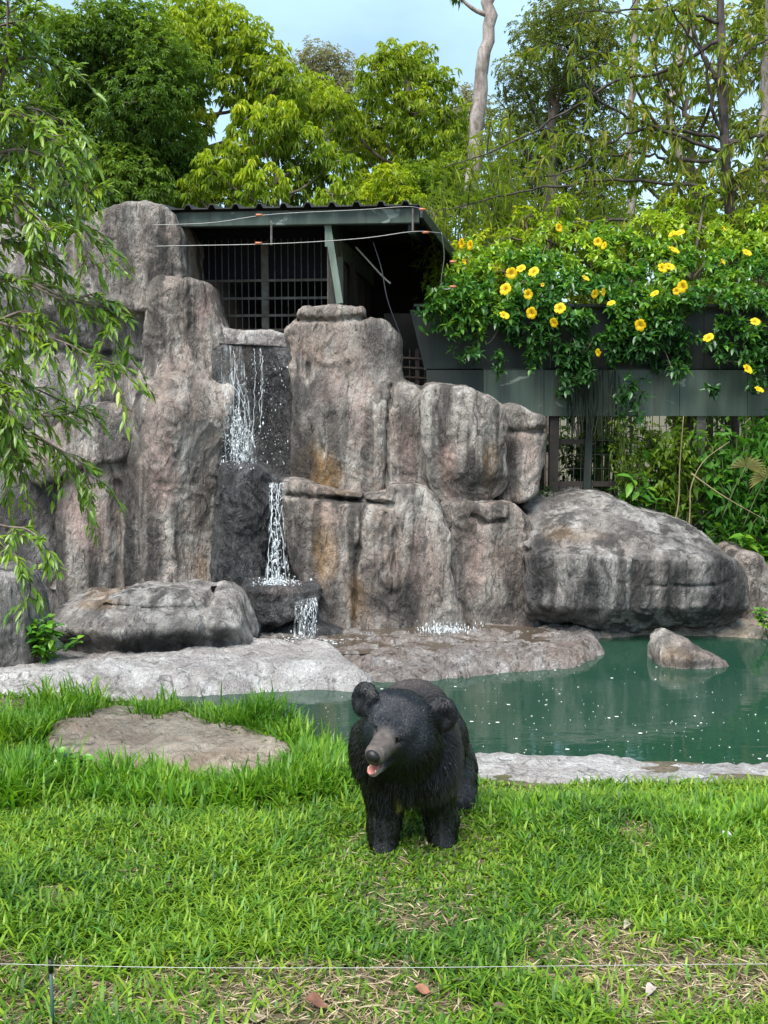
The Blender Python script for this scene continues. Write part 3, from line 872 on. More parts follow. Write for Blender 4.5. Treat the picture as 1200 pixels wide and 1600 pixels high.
# spill off the splash boulder
mb = MB()
for k in range(6):
    x0 = rs.uniform(462, 494); x1 = x0 + rs.uniform(-8, 2)
    strand(mb, [P(x0, 934, 10.95), P(x0 + 1, 945, 10.76), P((x0 + x1) / 2, 970, 10.72), P(x1, 998, 10.7)], 0.0028, rs)
C = np.array([P(x, y, rs.uniform(10.66, 10.74)) for x, y in zip(rs.normal(478, 9, 110), rs.uniform(940, 1000, 110))])
drops(mb, C, rs.gamma(2.0, 0.0018, len(C)), rs.uniform(1, 4, len(C)))
C = np.array([G(x, y, -0.178) for x, y in zip(rs.normal(478, 28, 300), 1002 + rs.normal(0, 4, 300))])
drops(mb, C, rs.gamma(2.0, 0.0035, len(C)), np.full(len(C), .4))
fall_thing(mb, 'spill_waterfall', 'short curtain of water spilling off the wet boulder', 'waterfall', 'cascades of the waterfall')
# spray at the foot of the broad block
mb = MB()
C = np.array([G(x, 990, -0.2) + np.array((0, rs.uniform(-.12, .18), abs(z))) for x, z in zip(rs.normal(698, 24, 800), rs.normal(0, .04, 800))])
drops(mb, C, rs.gamma(2.0, 0.0015, len(C)), rs.uniform(.6, 5.0, len(C)))
fall_thing(mb, 'foot_spray', 'low white spray of water at the foot of the broad rock block', 'spray')

# ------------------------------------------------------------------ shed with barred cage
A6 = math.radians(6.2)
U = np.array((math.cos(A6), -math.sin(A6), 0.0)); Wd = np.array((math.sin(A6), math.cos(A6), 0.0)); ZZ = np.array((0, 0, 1.0))
m, nt, b, out = new_mat('green_steel_shaded')  # paint colour darkened for the shade of vines and roof
f = tex_noise(nt, (3, 3, 1.2), 6, 0.65, 0.6); f2 = tex_noise(nt, (9, 9, 0.8), 5, 0.6, 0.2)
c = mixc(nt, ramp(nt, f2, [(0.4, 0.0), (0.62, 0.8)]), (0.015, 0.023, 0.018), (0.006, 0.010, 0.008))
c = mixc(nt, ramp(nt, f, [(0.60, 0.0), (0.70, 0.6)]), c, (0.06, 0.036, 0.025))
nt.links.new(c, b.inputs['Base Color']); b.inputs['Roughness'].default_value = 0.55
M['green'] = m
m, nt, b, out = new_mat('green_steel_pale')
f = tex_noise(nt, (2.4, 2.4, 5), 5, 0.6, 0.8); f2 = tex_noise(nt, (7, 7, 0.6), 5, 0.6, 0.2)
c = mixc(nt, ramp(nt, f2, [(0.4, 0.0), (0.62, 0.8)]), (0.072, 0.102, 0.078), (0.036, 0.052, 0.042))
c = mixc(nt, ramp(nt, f, [(0.64, 0.0), (0.67, 0.8)]), c, (0.26, 0.30, 0.28))
f3 = tex_noise(nt, (11, 11, 0.5), 5, 0.65, 0.3)
c = mixc(nt, ramp(nt, f3, [(0.55, 0.0), (0.68, 0.75)]), c, (0.045, 0.036, 0.026))
nt.links.new(c, b.inputs['Base Color']); b.inputs['Roughness'].default_value = 0.5
M['green_pale'] = m
M['green_lit'] = plain_mat('green_steel_lit', (0.19, 0.235, 0.19), .5, col2=(0.10, 0.125, 0.10), var=.15, vscale=(5, 5, 2))  # shed green lightened in colour, since the roof keeps these parts dim
M['roof'] = plain_mat('roof_sheet', (0.020, 0.022, 0.022), 0.6, col2=(0.05, 0.052, 0.05), var=.15, vscale=3)
M['steel'] = plain_mat('bar_steel', (0.16, 0.155, 0.14), 0.6, metal=0.3, col2=(0.09, 0.07, 0.055), var=.15, vscale=8)
M['dark_wall'] = plain_mat('dark_board', (0.020, 0.018, 0.017), 0.9, col2=(0.045, 0.036, 0.03), var=.2, vscale=4)
M['tarp'] = plain_mat('navy_tarp', (0.003, 0.0035, 0.010), 0.9, col2=(0.006, 0.007, 0.016), var=.2, vscale=3)
M['wood_old'] = plain_mat('old_wood', (0.10, 0.075, 0.06), 0.9, col2=(0.045, 0.035, 0.03), var=.15, vscale=(2, 2, 2))
M['wire'] = plain_mat('cable_wire', (0.24, 0.24, 0.23), 0.4, metal=0.7)
M['rope'] = plain_mat('old_rope', (0.33, 0.30, 0.24), 0.9)
M['insul'] = plain_mat('insulator_orange', (0.45, 0.16, 0.08), 0.5)

R0 = P(655, 324, 12.3)                     # front right corner of the roof
def BP(u, w, z): return R0 + U * u + Wd * w + ZZ * (z - R0[2])
RZ = R0[2]
shed = empty('animal_shed', (R0[0] - 1.5, R0[1] + 2.5, -0.2), 'dark green steel animal shed with corrugated roof and barred front behind the rocks', 'shed')
RISE = math.tan(math.radians(4.0)); LROOF = 5.2
# corrugated roof sheets, laid side by side
pitch = 0.272
prof = [(0, 0), (0.10, 0), (0.125, 0.045), (0.165, 0.045), (0.19, 0), (0.272, 0)]
nrib = 14
for sh in range(nrib // 2):
    pts = []
    for r in range(2):
        for (a, z) in prof[:-1]: pts.append((-(sh * 2 + r) * pitch - a, z))
    pts.append((-(sh * 2 + 2) * pitch + 0.0, 0.0))
    V, q = [], []
    for (a, z) in pts:
        for w, dz in ((-0.1, 0), (LROOF, RISE * (LROOF + .1))):
            for th in (0.0, -0.012):
                V.append(BP(a, w, RZ + 0.02 + z + dz + th))
    n = len(pts)
    for i in range(n - 1):
        a, b2 = i * 4, i * 4 + 4
        q += [[a, a + 2, b2 + 2, b2], [a + 1, b2 + 1, b2 + 3, a + 3], [a, b2, b2 + 1, a + 1], [a + 2, a + 3, b2 + 3, b2 + 2]]
    mesh_obj('roof_sheet', np.array(V), None, q, M['roof'], False, parent=shed)
# fascia channel
mb = MB()
mb.bar(BP(-4.0, 0, RZ - 0.085), BP(0, 0, RZ - 0.085), 0.012, 0.15)
mb.bar(BP(-4.0, 0.035, RZ - 0.012), BP(0, 0.035, RZ - 0.012), 0.058, 0.01)
mb.bar(BP(-4.0, 0.035, RZ - 0.16), BP(0, 0.035, RZ - 0.16), 0.07, 0.012)
mb.build('fascia', M['green_pale'], shed)
mb = MB()
mb.bar(BP(0.02, -0.05, RZ - 0.06), BP(0.02, LROOF, RZ - 0.06 + RISE * LROOF), 0.02, 0.12)
mb.build('side_fascia', M['green'], shed)
sa, sb_, sc2, sd = BP(0.03, -0.08, RZ + 0.012), P(736, 428, 15.0), P(736, 424, 17.6), BP(0.03, LROOF, RZ + RISE * LROOF)
q4 = np.array([sa, sb_, sc2, sd]); mesh_obj('side_roof', np.concatenate([q4, q4 - np.array((0, 0, .02))]), None, [[0, 1, 2, 3], [7, 6, 5, 4], [0, 4, 5, 1], [1, 5, 6, 2], [2, 6, 7, 3], [3, 7, 4, 0]], M['roof'], False, parent=shed)
mb = MB(); mb.bar(sa - ZZ * .08, sb_ - ZZ * .08, 0.03, 0.11); mb.build('side_roof_edge', M['green'], shed)
mb = MB(); mb.bar((sb_[0], sb_[1], -0.2), sb_ - ZZ * .1, 0.08, 0.08, up=(0, 1, 0)); mb.build('post', M['dark_wall'], shed)
for w in (0.75, 1.6, 2.6, 3.6, 4.6):
    mb = MB()
    z = RZ - 0.07 + RISE * w
    mb.bar(BP(-4.0, w, z), BP(-0.01, w, z), 0.05, 0.12)
    mb.build('purlin', M['green'], shed)
for u in (-1.02, -0.10):
    mb = MB(); mb.bar(BP(u, 0.08, RZ - 0.2), BP(u, LROOF, RZ - 0.2 + RISE * LROOF), 0.06, 0.14); mb.build('rafter', M['green'], shed)
# barred front
BW = 1.0
z0, z1 = 2.2, RZ - 0.17
barm = MB(); barm.tube([(0, 0, 0), (0, 0, z1 - z0)], 0.0065, 5)
bo = barm.build('bar', M['steel'], None); bo.parent = shed
sl = np.array(shed.location)
first = True
for k in range(36):
    p = BP(-1.1 - 0.082 * k, BW, z0)
    ob = bo if first else bo.copy()
    if not first: scene.collection.objects.link(ob); ob.parent = shed
    first = False
    ob.location = tuple(p - sl)
for y in (437, 465, 492, 515):
    z = P(450, y, 13.4)[2]
    mb = MB(); mb.bar(BP(-4.0, BW - 0.012, z), BP(-1.05, BW - 0.012, z), 0.012, 0.03); mb.build('rail', M['steel'], shed)
for u in (-1.05, -1.96, -3.2):
    mb = MB(); mb.box(BP(u, BW + 0.03, (z0 + RZ) / 2 - .1), (0.085, 0.06, RZ - z0 - 0.2)); mb.build('post', M['steel'], shed)
mb = MB(); mb.bar(BP(-4.0, BW + 0.045, (RZ + 3.62) / 2), BP(-1.1, BW + 0.045, (RZ + 3.62) / 2), 0.012, RZ - 3.62 - 0.1); mb.build('tarp', M['tarp'], shed)
# side of the cage: plate beam, bars, boards
mb = MB(); mb.bar(BP(-1.05, 0.06, RZ - 0.28), BP(-1.05, 4.6, RZ - 0.28), 0.03, 0.24); mb.build('side_beam', M['green_lit'], shed)
for k in range(9):
    ob = bo.copy(); scene.collection.objects.link(ob); ob.parent = shed
    ob.location = tuple(BP(-1.05, 0.15 + 0.09 * k, z0) - sl)
mb = MB(); mb.box(BP(-1.05, 1.05, (z0 + RZ) / 2 - .2), (0.09, 0.16, RZ - z0 - 0.4)); mb.build('post', M['green_lit'], shed)
for k in range(14):
    mb = MB(); mb.bar(BP(-1.03 + 0.006 * (k % 2), 1.24 + 0.2 * k, z0), BP(-1.03 + 0.006 * (k % 2), 1.24 + 0.2 * k, RZ - 0.44 - 0.02 * (k % 3)), 0.19, 0.025, up=(1, 0, 0)); mb.build('side_board', M['wood_old'], shed)
for z in (3.35, 2.9):
    mb = MB(); mb.bar(BP(-1.0, 1.1, z), BP(-1.0, 4.4, z), 0.02, 0.03); mb.build('rail', M['steel'], shed)
# slanting brace plate at the front corner
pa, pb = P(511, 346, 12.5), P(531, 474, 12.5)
mb = MB(); mb.bar(pa, pb, 0.05, 0.075, up=(1, 0, 0)); mb.build('brace', M['green_lit'], shed)
# back wall, left wall, floor of the shed, footing
mb = MB(); mb.bar(BP(-4.0, 4.9, 2.2), BP(0.9, 4.9, 2.2), 0.08, 4.8); mb.build('back_wall', M['dark_wall'], shed)
mb = MB(); mb.bar(BP(-4.0, 0.4, 2.2), BP(-4.0, 4.9, 2.2), 0.08, 4.4); mb.build('end_wall', M['dark_wall'], shed)
mb = MB(); mb.box(BP(-2.5, 2.95, 1.0), (2.9, 3.7, 2.4), np.stack([U, Wd, ZZ], 1)); mb.build('plinth', M['dark_wall'], shed)
mb = MB(); mb.bar(BP(-0.10, 4.0, -0.2), BP(-0.10, 4.0, RZ + .1), 0.1, 0.1, up=(0, 1, 0)); mb.build('post', M['green'], shed)
mb = MB(); mb.bar(BP(-0.55, 2.2, -0.2), BP(-0.95, 1.4, 3.9), 0.06, 0.08, up=(0, 1, 0)); mb.build('leaning_post', M['dark_wall'], shed)
# hangers under the fascia carry the electric wires
for (x, ya, yb) in ((424, 345, 383), (645, 326, 363)):
    a = P(x, ya, 12.24); bb = P(x, yb, 12.2)
    mb = MB(); mb.tube([a, bb], 0.012, 6); mb.build('hanger', M['steel'], shed)

def cable(name, pts, r, mat, label, cat, base=None, group=None, knots=()):
    mb = MB(); mb.tube(spline(pts, 40), r, 5)
    o = mb.build(name, mat, None, True)
    tag(o, label, cat, group)
    for p in knots:
        k = MB(); k.tube([p - np.array((.035, 0, 0)), p + np.array((.035, 0, 0))], [0.016, 0.013], 6)
        k.build('insulator', M['insul'], o, True)
    return o
cable('fence_wire', [P(230, 385, 12.15), P(424, 381, 12.15), P(560, 373, 12.15), P(645, 362, 12.15), P(690, 364, 12.2)], 0.0048, M['wire'], 'lower slack cable with orange insulators strung across the shed front', 'cable', knots=[P(404, 380, 12.15), P(665, 363, 12.17)])
cable('fence_wire', [P(230, 352, 12.15), P(330, 348, 12.15), P(424, 335, 12.15), P(560, 328, 12.15), P(640, 323, 12.15), P(676, 332, 12.2)], 0.0042, M['wire'], 'upper cable running along the green fascia under the roof edge', 'cable', knots=[P(405, 336, 12.15), P(660, 327, 12.17)])
cable('loose_rope', [P(556, 386, 12.9), P(596, 430, 12.9), P(610, 443, 12.9)], 0.011, M['rope'], 'old frayed rope end hanging beside the cage side beam', 'rope')
cable('hanging_cable', [P(583, 378, 12.6), P(596, 420, 12.6), P(606, 470, 12.6), P(628, 530, 12.7)], 0.006, plain_mat('dark_cord', (0.05, 0.05, 0.06), .6), 'thin dark cable hanging from the roof behind the tall block', 'cable')
cable('end_wire', [P(690, 364, 12.2), P(694, 400, 12.25), P(690, 448, 12.3), P(712, 450, 12.3)], 0.005, M['wire'], 'short vertical wire with orange insulators at the roof corner', 'wire', knots=[P(708, 409, 12.25), P(708, 448, 12.3)])

# ------------------------------------------------------------------ green steel wall on posts, with mesh fence below
D1 = 12.95
def plate(mb, px, d, t):
    """polygon plate facing the camera side, t thick"""
    V0 = np.array([P(x, y, d) for x, y in px]); V1 = V0 + np.array((0, t, 0))
    n = len(px); c0, c1 = V0.mean(0), V1.mean(0)
    V = np.concatenate([V0, V1, [c0], [c1]])
    T = [[i, (i + 1) % n, 2 * n] for i in range(n)] + [[n + (i + 1) % n, n + i, 2 * n + 1] for i in range(n)]
    mb.add(V, T, [[i, n + i, n + (i + 1) % n, (i + 1) % n] for i in range(n)])
wall = empty('steel_wall', (P(930, 650, D1)[0], D1, -0.2), 'long dark green steel wall panel on posts draped with the flowering vine', 'wall')
xs = [662, 755, 850, 957, 1062, 1168, 1275]
for i in range(6):
    mb = MB(); plate(mb, [(xs[i] + (8 if i else 4), 576), (xs[i + 1] - 0.4, 576), (xs[i + 1] - 0.4, 650), (xs[i] + (0.4 if i else 6), 650)] if i == 0 else [(xs[i] + .4, 576), (xs[i + 1] - .4, 576), (xs[i + 1] - .4, 650), (xs[i] + .4, 650)], D1 + 0.004 * (i % 2), 0.03)
    mb.build('lower_panel', M['green_pale'] if i > 0 else M['green'], wall)
xs2 = [640, 742, 860, 980, 1100, 1275]
for i in range(5):
    px = [(xs2[i] + .4, 484), (xs2[i + 1] - .4, 484), (xs2[i + 1] - .4, 580), (xs2[i] + (.4 if i else 24), 580)]
    mb = MB(); plate(mb, px, D1 + 0.10 + 0.003 * (i % 2), 0.03); mb.build('upper_panel', M['green'], wall)
mb = MB(); mb.bar(P(662, 577, D1 + .055), P(1275, 577, D1 + .055), 0.11, 0.018); mb.build('ledge', M['green'], wall)
mb = MB(); mb.bar(P(645, 482, D1 + .5), P(1275, 482, D1 + .5), 0.95, 0.03); mb.build('top_deck', M['green'], wall)
zb = P(900, 650, D1 + .08)[2]
def upright(x, w, d, mat, lean=0.0, top=646):
    t = P(x, top, d); mb = MB(); mb.bar((t[0] + lean, d, -0.25), t, w, w, up=(0, 1, 0)); mb.build('post', mat, wall)
upright(866, 0.11, D1 + .10, M['dark_wall'])
upright(921, 0.085, D1 + .10, M['green'], -0.05)
upright(1094, 0.11, D1 + .10, M['steel'])
upright(1215, 0.10, D1 + .10, M['steel'])
for (xa, xb_, y) in ((858, 1260, 756), (858, 1260, 832), (862, 925, 690)):
    mb = MB(); mb.bar(P(xa, y, D1 + .12), P(xb_, y, D1 + .12), 0.04, 0.06); mb.build('rail', M['dark_wall'], wall)
mb = MB()
zt, zbm = P(900, 648, D1 + .16)[2], -0.2
for x in np.arange(P(856, 700, D1)[0], P(1270, 700, D1)[0], 0.085):
    mb.bar((x, D1 + .16, zbm), (x, D1 + .16, zt), 0.007, 0.007, up=(0, 1, 0))
for z in np.arange(zbm + .05, zt, 0.17):
    mb.bar((P(856, 700, D1)[0], D1 + .168, z), (P(1270, 700, D1)[0], D1 + .168, z), 0.007, 0.007)
o = mb.build('wire_mesh', plain_mat('mesh_wire', (0.05, 0.05, 0.045), .6), wall); tag(o, kind='stuff')
# narrow barred gap between shed and steel wall
gate = empty('side_gate', (P(645, 600, 13.3)[0], 13.3, -0.2), 'narrow dark barred side gate in the gap right of the tall block', 'gate')
for x in (640, 652, 664):
    mb = MB(); t = P(x, 545, 13.3); mb.bar((t[0], 13.3, -0.2), t, 0.05 if x == 652 else 0.015, 0.03, up=(0, 1, 0)); mb.build('upright', M['dark_wall'], gate)
for y in (560, 575, 590, 603):
    mb = MB(); mb.bar(P(620, y - 2, 13.28), P(672, y + 1, 13.28), 0.015, 0.02); mb.build('rail', M['wood_old'], gate)
mb = MB(); mb.bar(P(600, 545, 14.2), P(672, 545, 14.2), 0.05, 0.9); mb.build('back_board', M['wood_old'], gate)
# ------------------------------------------------------------------ the bear
def v(px, py, d): return P(px, py, d)
BH = 0.0085
lo = np.array((v(520, 1100, 5.2)[0], 4.72, -0.12)); hi = np.array((v(770, 1100, 6.2)[0], 6.62, 1.02))
bxs = np.arange(lo[0], hi[0], BH); bys = np.arange(lo[1], hi[1], BH); bzs = np.arange(lo[2], hi[2], BH)
BX = bxs[:, None, None].astype(np.float32); BY = bys[None, :, None].astype(np.float32); BZ = bzs[None, None, :].astype(np.float32)

def cone(a, b, r1, r2):
    a = np.asarray(a, np.float32); b = np.asarray(b, np.float32); d = b - a
    t = np.clip(((BX - a[0]) * d[0] + (BY - a[1]) * d[1] + (BZ - a[2]) * d[2]) / np.float32(d @ d), 0, 1)
    return np.sqrt((BX - a[0] - t * d[0]) ** 2 + (BY - a[1] - t * d[1]) ** 2 + (BZ - a[2] - t * d[2]) ** 2) - (r1 + (r2 - r1) * t)

def ell(c, r, R=None):
    c = np.asarray(c, np.float32); R = np.eye(3, dtype=np.float32) if R is None else np.asarray(R, np.float32)
    dx, dy, dz = BX - c[0], BY - c[1], BZ - c[2]
    q = 0
    for i in range(3):
        q = q + ((dx * R[0, i] + dy * R[1, i] + dz * R[2, i]) / r[i]) ** 2
    q = np.sqrt(q)
    return (q - 1) * min(r) if False else (q - 1) * (r[0] * r[1] * r[2]) ** (1 / 3)

sc_ = v(624, 1126, 5.20)                       # skull centre
nose = v(580, 1180, 4.905)
hf = nrm(nose - sc_)                           # head forward
hr = nrm(v(686, 1117, 5.22) - v(568, 1094, 5.22))   # from its right ear to its left ear
hr = nrm(hr - hf * (hr @ hf)); hu = np.cross(hr, hf)
if hu[2] < 0: hu = -hu
HR = np.stack([hr, hf, hu], 1)
def hp(r, f, u): return sc_ + hr * r + hf * f + hu * u

# trunk
Bd = cone(v(634, 1160, 5.50), v(664, 1150, 6.02), 0.19, 0.22)
Bd = smin(Bd, ell(v(646, 1118, 5.66), (0.20, 0.26, 0.17)), 0.10)             # shoulder hump
Bd = smin(Bd, ell(v(668, 1156, 6.18), (0.225, 0.25, 0.25)), 0.10)            # rump
Bd = smin(Bd, ell(v(636, 1190, 5.46), (0.18, 0.18, 0.105)), 0.08)             # chest
# neck and ruff
Bd = smin(Bd, cone(v(638, 1140, 5.52), v(628, 1142, 5.26), 0.20, 0.15), 0.09)
Bd = smin(Bd, ell(v(684, 1172, 5.36), (0.07, 0.11, 0.13)), 0.08)
Bd = smin(Bd, ell(v(572, 1160, 5.34), (0.07, 0.12, 0.12)), 0.10)
# front legs
Bd = smin(Bd, cone(v(600, 1205, 5.44), v(599, 1268, 5.42), 0.108, 0.078), 0.05)
Bd = smin(Bd, cone(v(599, 1268, 5.42), v(597, 1330, 5.34), 0.076, 0.058), 0.04)
Bd = smin(Bd, ell(v(596, 1344, 5.28), (0.070, 0.10, 0.045)), 0.04)
Bd = smin(Bd, cone(v(676, 1205, 5.48), v(688, 1262, 5.50), 0.112, 0.080), 0.05)
Bd = smin(Bd, cone(v(688, 1262, 5.50), v(693, 1326, 5.41), 0.078, 0.058), 0.04)
Bd = smin(Bd, ell(v(693, 1340, 5.35), (0.070, 0.10, 0.045)), 0.04)
# hind legs
Bd = smin(Bd, cone(v(700, 1190, 6.12), v(712, 1240, 5.98), 0.165, 0.115), 0.06)
Bd = smin(Bd, cone(v(712, 1240, 5.98), v(722, 1278, 6.06), 0.10, 0.07), 0.04)
Bd = smin(Bd, ell(v(722, 1290, 5.98), (0.07, 0.11, 0.045)), 0.04)
Bd = smin(Bd, cone(v(640, 1185, 6.16), v(606, 1246, 6.10), 0.14, 0.10), 0.05)
Bd = smin(Bd, cone(v(606, 1246, 6.10), v(603, 1268, 6.16), 0.09, 0.07), 0.04)
Bd = smin(Bd, ell(v(603, 1280, 6.10), (0.07, 0.11, 0.045)), 0.04)
# head
Hd = ell(hp(0, 0.0, 0.0), (0.140, 0.165, 0.130), HR)
Hd = smin(Hd, ell(hp(-0.092, -0.01, -0.05), (0.080, 0.10, 0.092), HR), 0.05)
Hd = smin(Hd, ell(hp(0.092, -0.01, -0.05), (0.085, 0.10, 0.092), HR), 0.05)
Hd = smin(Hd, ell(hp(-0.048, 0.105, 0.050), (0.042, 0.05, 0.034), HR), 0.04)
Hd = smin(Hd, ell(hp(0.048, 0.105, 0.050), (0.042, 0.05, 0.034), HR), 0.04)
mz0, mz1 = hp(0, 0.13, -0.012), nose - hf * 0.045 + hu * 0.0
Hd = smin(Hd, cone(mz0, mz1, 0.064, 0.047), 0.045)
Hd = smin(Hd, ell(nose - hf * 0.03 + hu * 0.006, (0.041, 0.034, 0.036), HR), 0.02)
Bd = smin(Bd, Hd, 0.07)
# lower jaw, dropped open
jw0 = hp(0.0, 0.06, -0.105); jw1 = nose - hf * 0.058 - hu * 0.098
Jw = cone(jw0, jw1, 0.055, 0.026)
Bd = smin(Bd, Jw, 0.022)
# mouth cavity between the jaws
mc = nose - hf * 0.060 - hu * 0.066
Bd = smax(Bd, -ell(mc, (0.040, 0.068, 0.023), HR), 0.01)
# eye sockets
for s in (-1, 1):
    Bd = smax(Bd, -ell(hp(0.052 * s, 0.166, 0.022), (0.017, 0.018, 0.013), HR), 0.012)
# ears: cupped discs
def ear(c, fwd, upv, s):
    fwd = nrm(fwd); rr = nrm(np.cross(fwd, upv)); uu = np.cross(rr, fwd); R = np.stack([rr, fwd, uu], 1)
    e = ell(c, (0.073, 0.030, 0.072), R)
    return smax(e, -ell(c + fwd * 0.036, (0.044, 0.022, 0.048), R), 0.015)
earL = v(569, 1093, 5.20); earR = v(689, 1114, 5.22)
for c, s in ((earL, -1), (earR, 1)):
    upv = nrm(c - hp(0, -0.02, -0.02))
    Bd = smin(Bd, ear(c, hf * 0.8 + hr * s * 0.35 + hu * 0.25, upv, s), 0.03)
    Bd = smin(Bd, cone(hp(0.085 * s, -0.03, 0.06), c - upv * 0.035, 0.045, 0.028), 0.03)

Vb, Qb = surface_nets(Bd, np.array((bxs[0], bys[0], bzs[0])), BH)
Nb = vnormals(Vb, Qb)
# coat colours of the animal, plus a bluish sheen painted on the face
def reg(Vp):
    mdist = np.linalg.norm(Vp - mz1, axis=1); 
    t = np.clip(((Vp - mz0) @ (mz1 - mz0)) / ((mz1 - mz0) @ (mz1 - mz0)), 0, 1)
    dax = np.linalg.norm(Vp - (mz0 + t[:, None] * (mz1 - mz0)), axis=1)
    muz = sstep(0.085, 0.05, dax) * sstep(-0.075, 0.01, (Vp - mz1) @ hu) * sstep(0.22, 0.55, ((Vp - mz0) @ (mz1 - mz0)) / ((mz1 - mz0) @ (mz1 - mz0)) + 0.1)
    tj = np.clip(((Vp - jw0) @ (jw1 - jw0)) / ((jw1 - jw0) @ (jw1 - jw0)), 0, 1)
    dj = np.linalg.norm(Vp - (jw0 + tj[:, None] * (jw1 - jw0)), axis=1)
    jaw = sstep(0.055, 0.035, dj) * sstep(0.68, 0.9, tj)
    l = (Vp - sc_) @ HR
    face = sstep(-0.03, 0.05, l[:, 1]) * sstep(0.185, 0.14, np.sqrt(l[:, 0] ** 2 + (l[:, 2]) ** 2))
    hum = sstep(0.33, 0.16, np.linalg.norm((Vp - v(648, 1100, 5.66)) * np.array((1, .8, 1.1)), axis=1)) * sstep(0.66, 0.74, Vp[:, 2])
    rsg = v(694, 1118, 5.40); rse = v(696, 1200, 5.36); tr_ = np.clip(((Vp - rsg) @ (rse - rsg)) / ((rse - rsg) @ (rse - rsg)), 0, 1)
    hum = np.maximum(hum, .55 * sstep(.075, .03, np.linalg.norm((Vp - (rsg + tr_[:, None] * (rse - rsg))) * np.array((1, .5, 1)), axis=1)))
    ears = np.maximum(sstep(0.10, 0.07, np.linalg.norm(Vp - earL, axis=1)), sstep(0.10, 0.07, np.linalg.norm(Vp - earR, axis=1)))
    ch = sstep(1.0, 0.55, np.sqrt(((Vp[:, 0] - v(622, 1228, 5.28)[0]) / 0.022) ** 2 + ((Vp[:, 2] - v(622, 1228, 5.28)[2]) / 0.05) ** 2)) * (Vp[:, 1] < 5.42)
    return muz, jaw, face, hum, ears, ch
def coat(Vp):
    muz, jaw, face, hum, ears, ch = reg(Vp)
    c = np.full((len(Vp), 3), 0.0055) * np.array((1.0, 0.93, 0.95))
    c = c + (face * (1 - muz))[:, None] * np.array((0.008, 0.011, 0.017))
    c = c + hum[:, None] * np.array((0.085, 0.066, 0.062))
    c = c * (1 - muz)[:, None] + (muz * (.75 + .5 * noise3(Vp * 38, 71)).clip(.35, 1))[:, None] * np.array((0.115, 0.092, 0.080))
    c = c * (1 - jaw)[:, None] + jaw[:, None] * np.array((0.30, 0.25, 0.22))
    c = c * (1 - ch)[:, None] + ch[:, None] * np.array((0.30, 0.26, 0.04))
    return c
bm, nt, b, out = new_mat('bear_skin')
at = nt.nodes.new('ShaderNodeAttribute'); at.attribute_name = 'Col'
nt.links.new(at.outputs['Color'], b.inputs['Base Color']); b.inputs['Roughness'].default_value = 0.7
bp = nt.nodes.new('ShaderNodeBump'); bp.inputs['Strength'].default_value = 0.4; bp.inputs['Distance'].default_value = 0.004
nt.links.new(tex_noise(nt, 160, 2), bp.inputs['Height']); nt.links.new(bp.outputs['Normal'], b.inputs['Normal'])
colb = coat(Vb)
incav = ell  # noqa
lm = (Vb - mc) @ HR
cav = sstep(1.35, 1.0, np.sqrt((lm[:, 0] / 0.038) ** 2 + (lm[:, 1] / 0.070) ** 2 + (lm[:, 2] / 0.0225) ** 2)) * (lm[:, 1] < 0.045)
colb = colb * (1 - cav)[:, None] + cav[:, None] * np.array((0.09, 0.022, 0.02))
bear = empty('black_bear', (v(645, 1300, 5.7)[0], 5.7, -0.04), 'wet black bear with open mouth walking on the grass towards the viewer', 'bear')
body = mesh_obj('body', Vb, None, Qb, bm, True, col=colb, parent=bear)
# eyes, nose, tongue, teeth, claws
def ellmesh(name, c, r, R, mat, parent, n=12):
    th = np.linspace(0, math.pi, n // 2 + 1); ph = np.arange(n) * 2 * math.pi / n
    L = np.stack([np.outer(np.sin(th), np.cos(ph)), np.outer(np.sin(th), np.sin(ph)), np.outer(np.cos(th), np.ones(n))], -1)
    Vv = (L.reshape(-1, 3) * np.asarray(r)) @ np.asarray(R).T + c
    i = np.arange(n // 2)[:, None] * n; j = np.arange(n)[None]
    q = np.stack([i + j, i + n + j, i + n + (j + 1) % n, i + (j + 1) % n], -1).reshape(-1, 4)
    return mesh_obj(name, Vv, None, q, mat, True, parent=parent)
mat_eye = plain_mat('bear_eye', (0.018, 0.010, 0.006), 0.05, 0.6)
mat_nose = plain_mat('bear_nose', (0.010, 0.009, 0.009), 0.45, 0.35)
mat_tongue = plain_mat('bear_tongue', (0.52, 0.19, 0.15), 0.3, 0.5)
mat_tooth = plain_mat('bear_tooth', (0.72, 0.66, 0.52), 0.3, 0.5)
mat_claw = plain_mat('bear_claw', (0.04, 0.035, 0.03), 0.4)
for s in (-1, 1):
    ellmesh('eye', hp(0.052 * s, 0.150, 0.020), (0.0155, 0.0155, 0.0145), HR, mat_eye, bear)
no = ellmesh('nose', nose - hf * 0.004 + hu * 0.012, (0.036, 0.024, 0.027), HR, mat_nose, bear, 16)
for s in (-1, 1):
    ellmesh('nostril', nose + hf * 0.012 + hr * 0.014 * s + hu * 0.004, (0.0075, 0.008, 0.006), HR, plain_mat('nostril_dark', (0.002, 0.002, 0.002), .9), no)
ellmesh('tongue', mc - hu * 0.0165 + hf * 0.006, (0.025, 0.050, 0.008), HR, mat_tongue, bear, 14)
mtip = nose - hf * 0.034 - hu * 0.083
for s in (-1, 1):
    mb = MB(); p0 = mtip + hr * 0.019 * s; mb.tube([p0 - hu * 0.004, p0 + hu * 0.007, p0 + hu * 0.016], [0.0042, 0.0035, 0.0008], 6); mb.build('tooth', mat_tooth, bear, True)
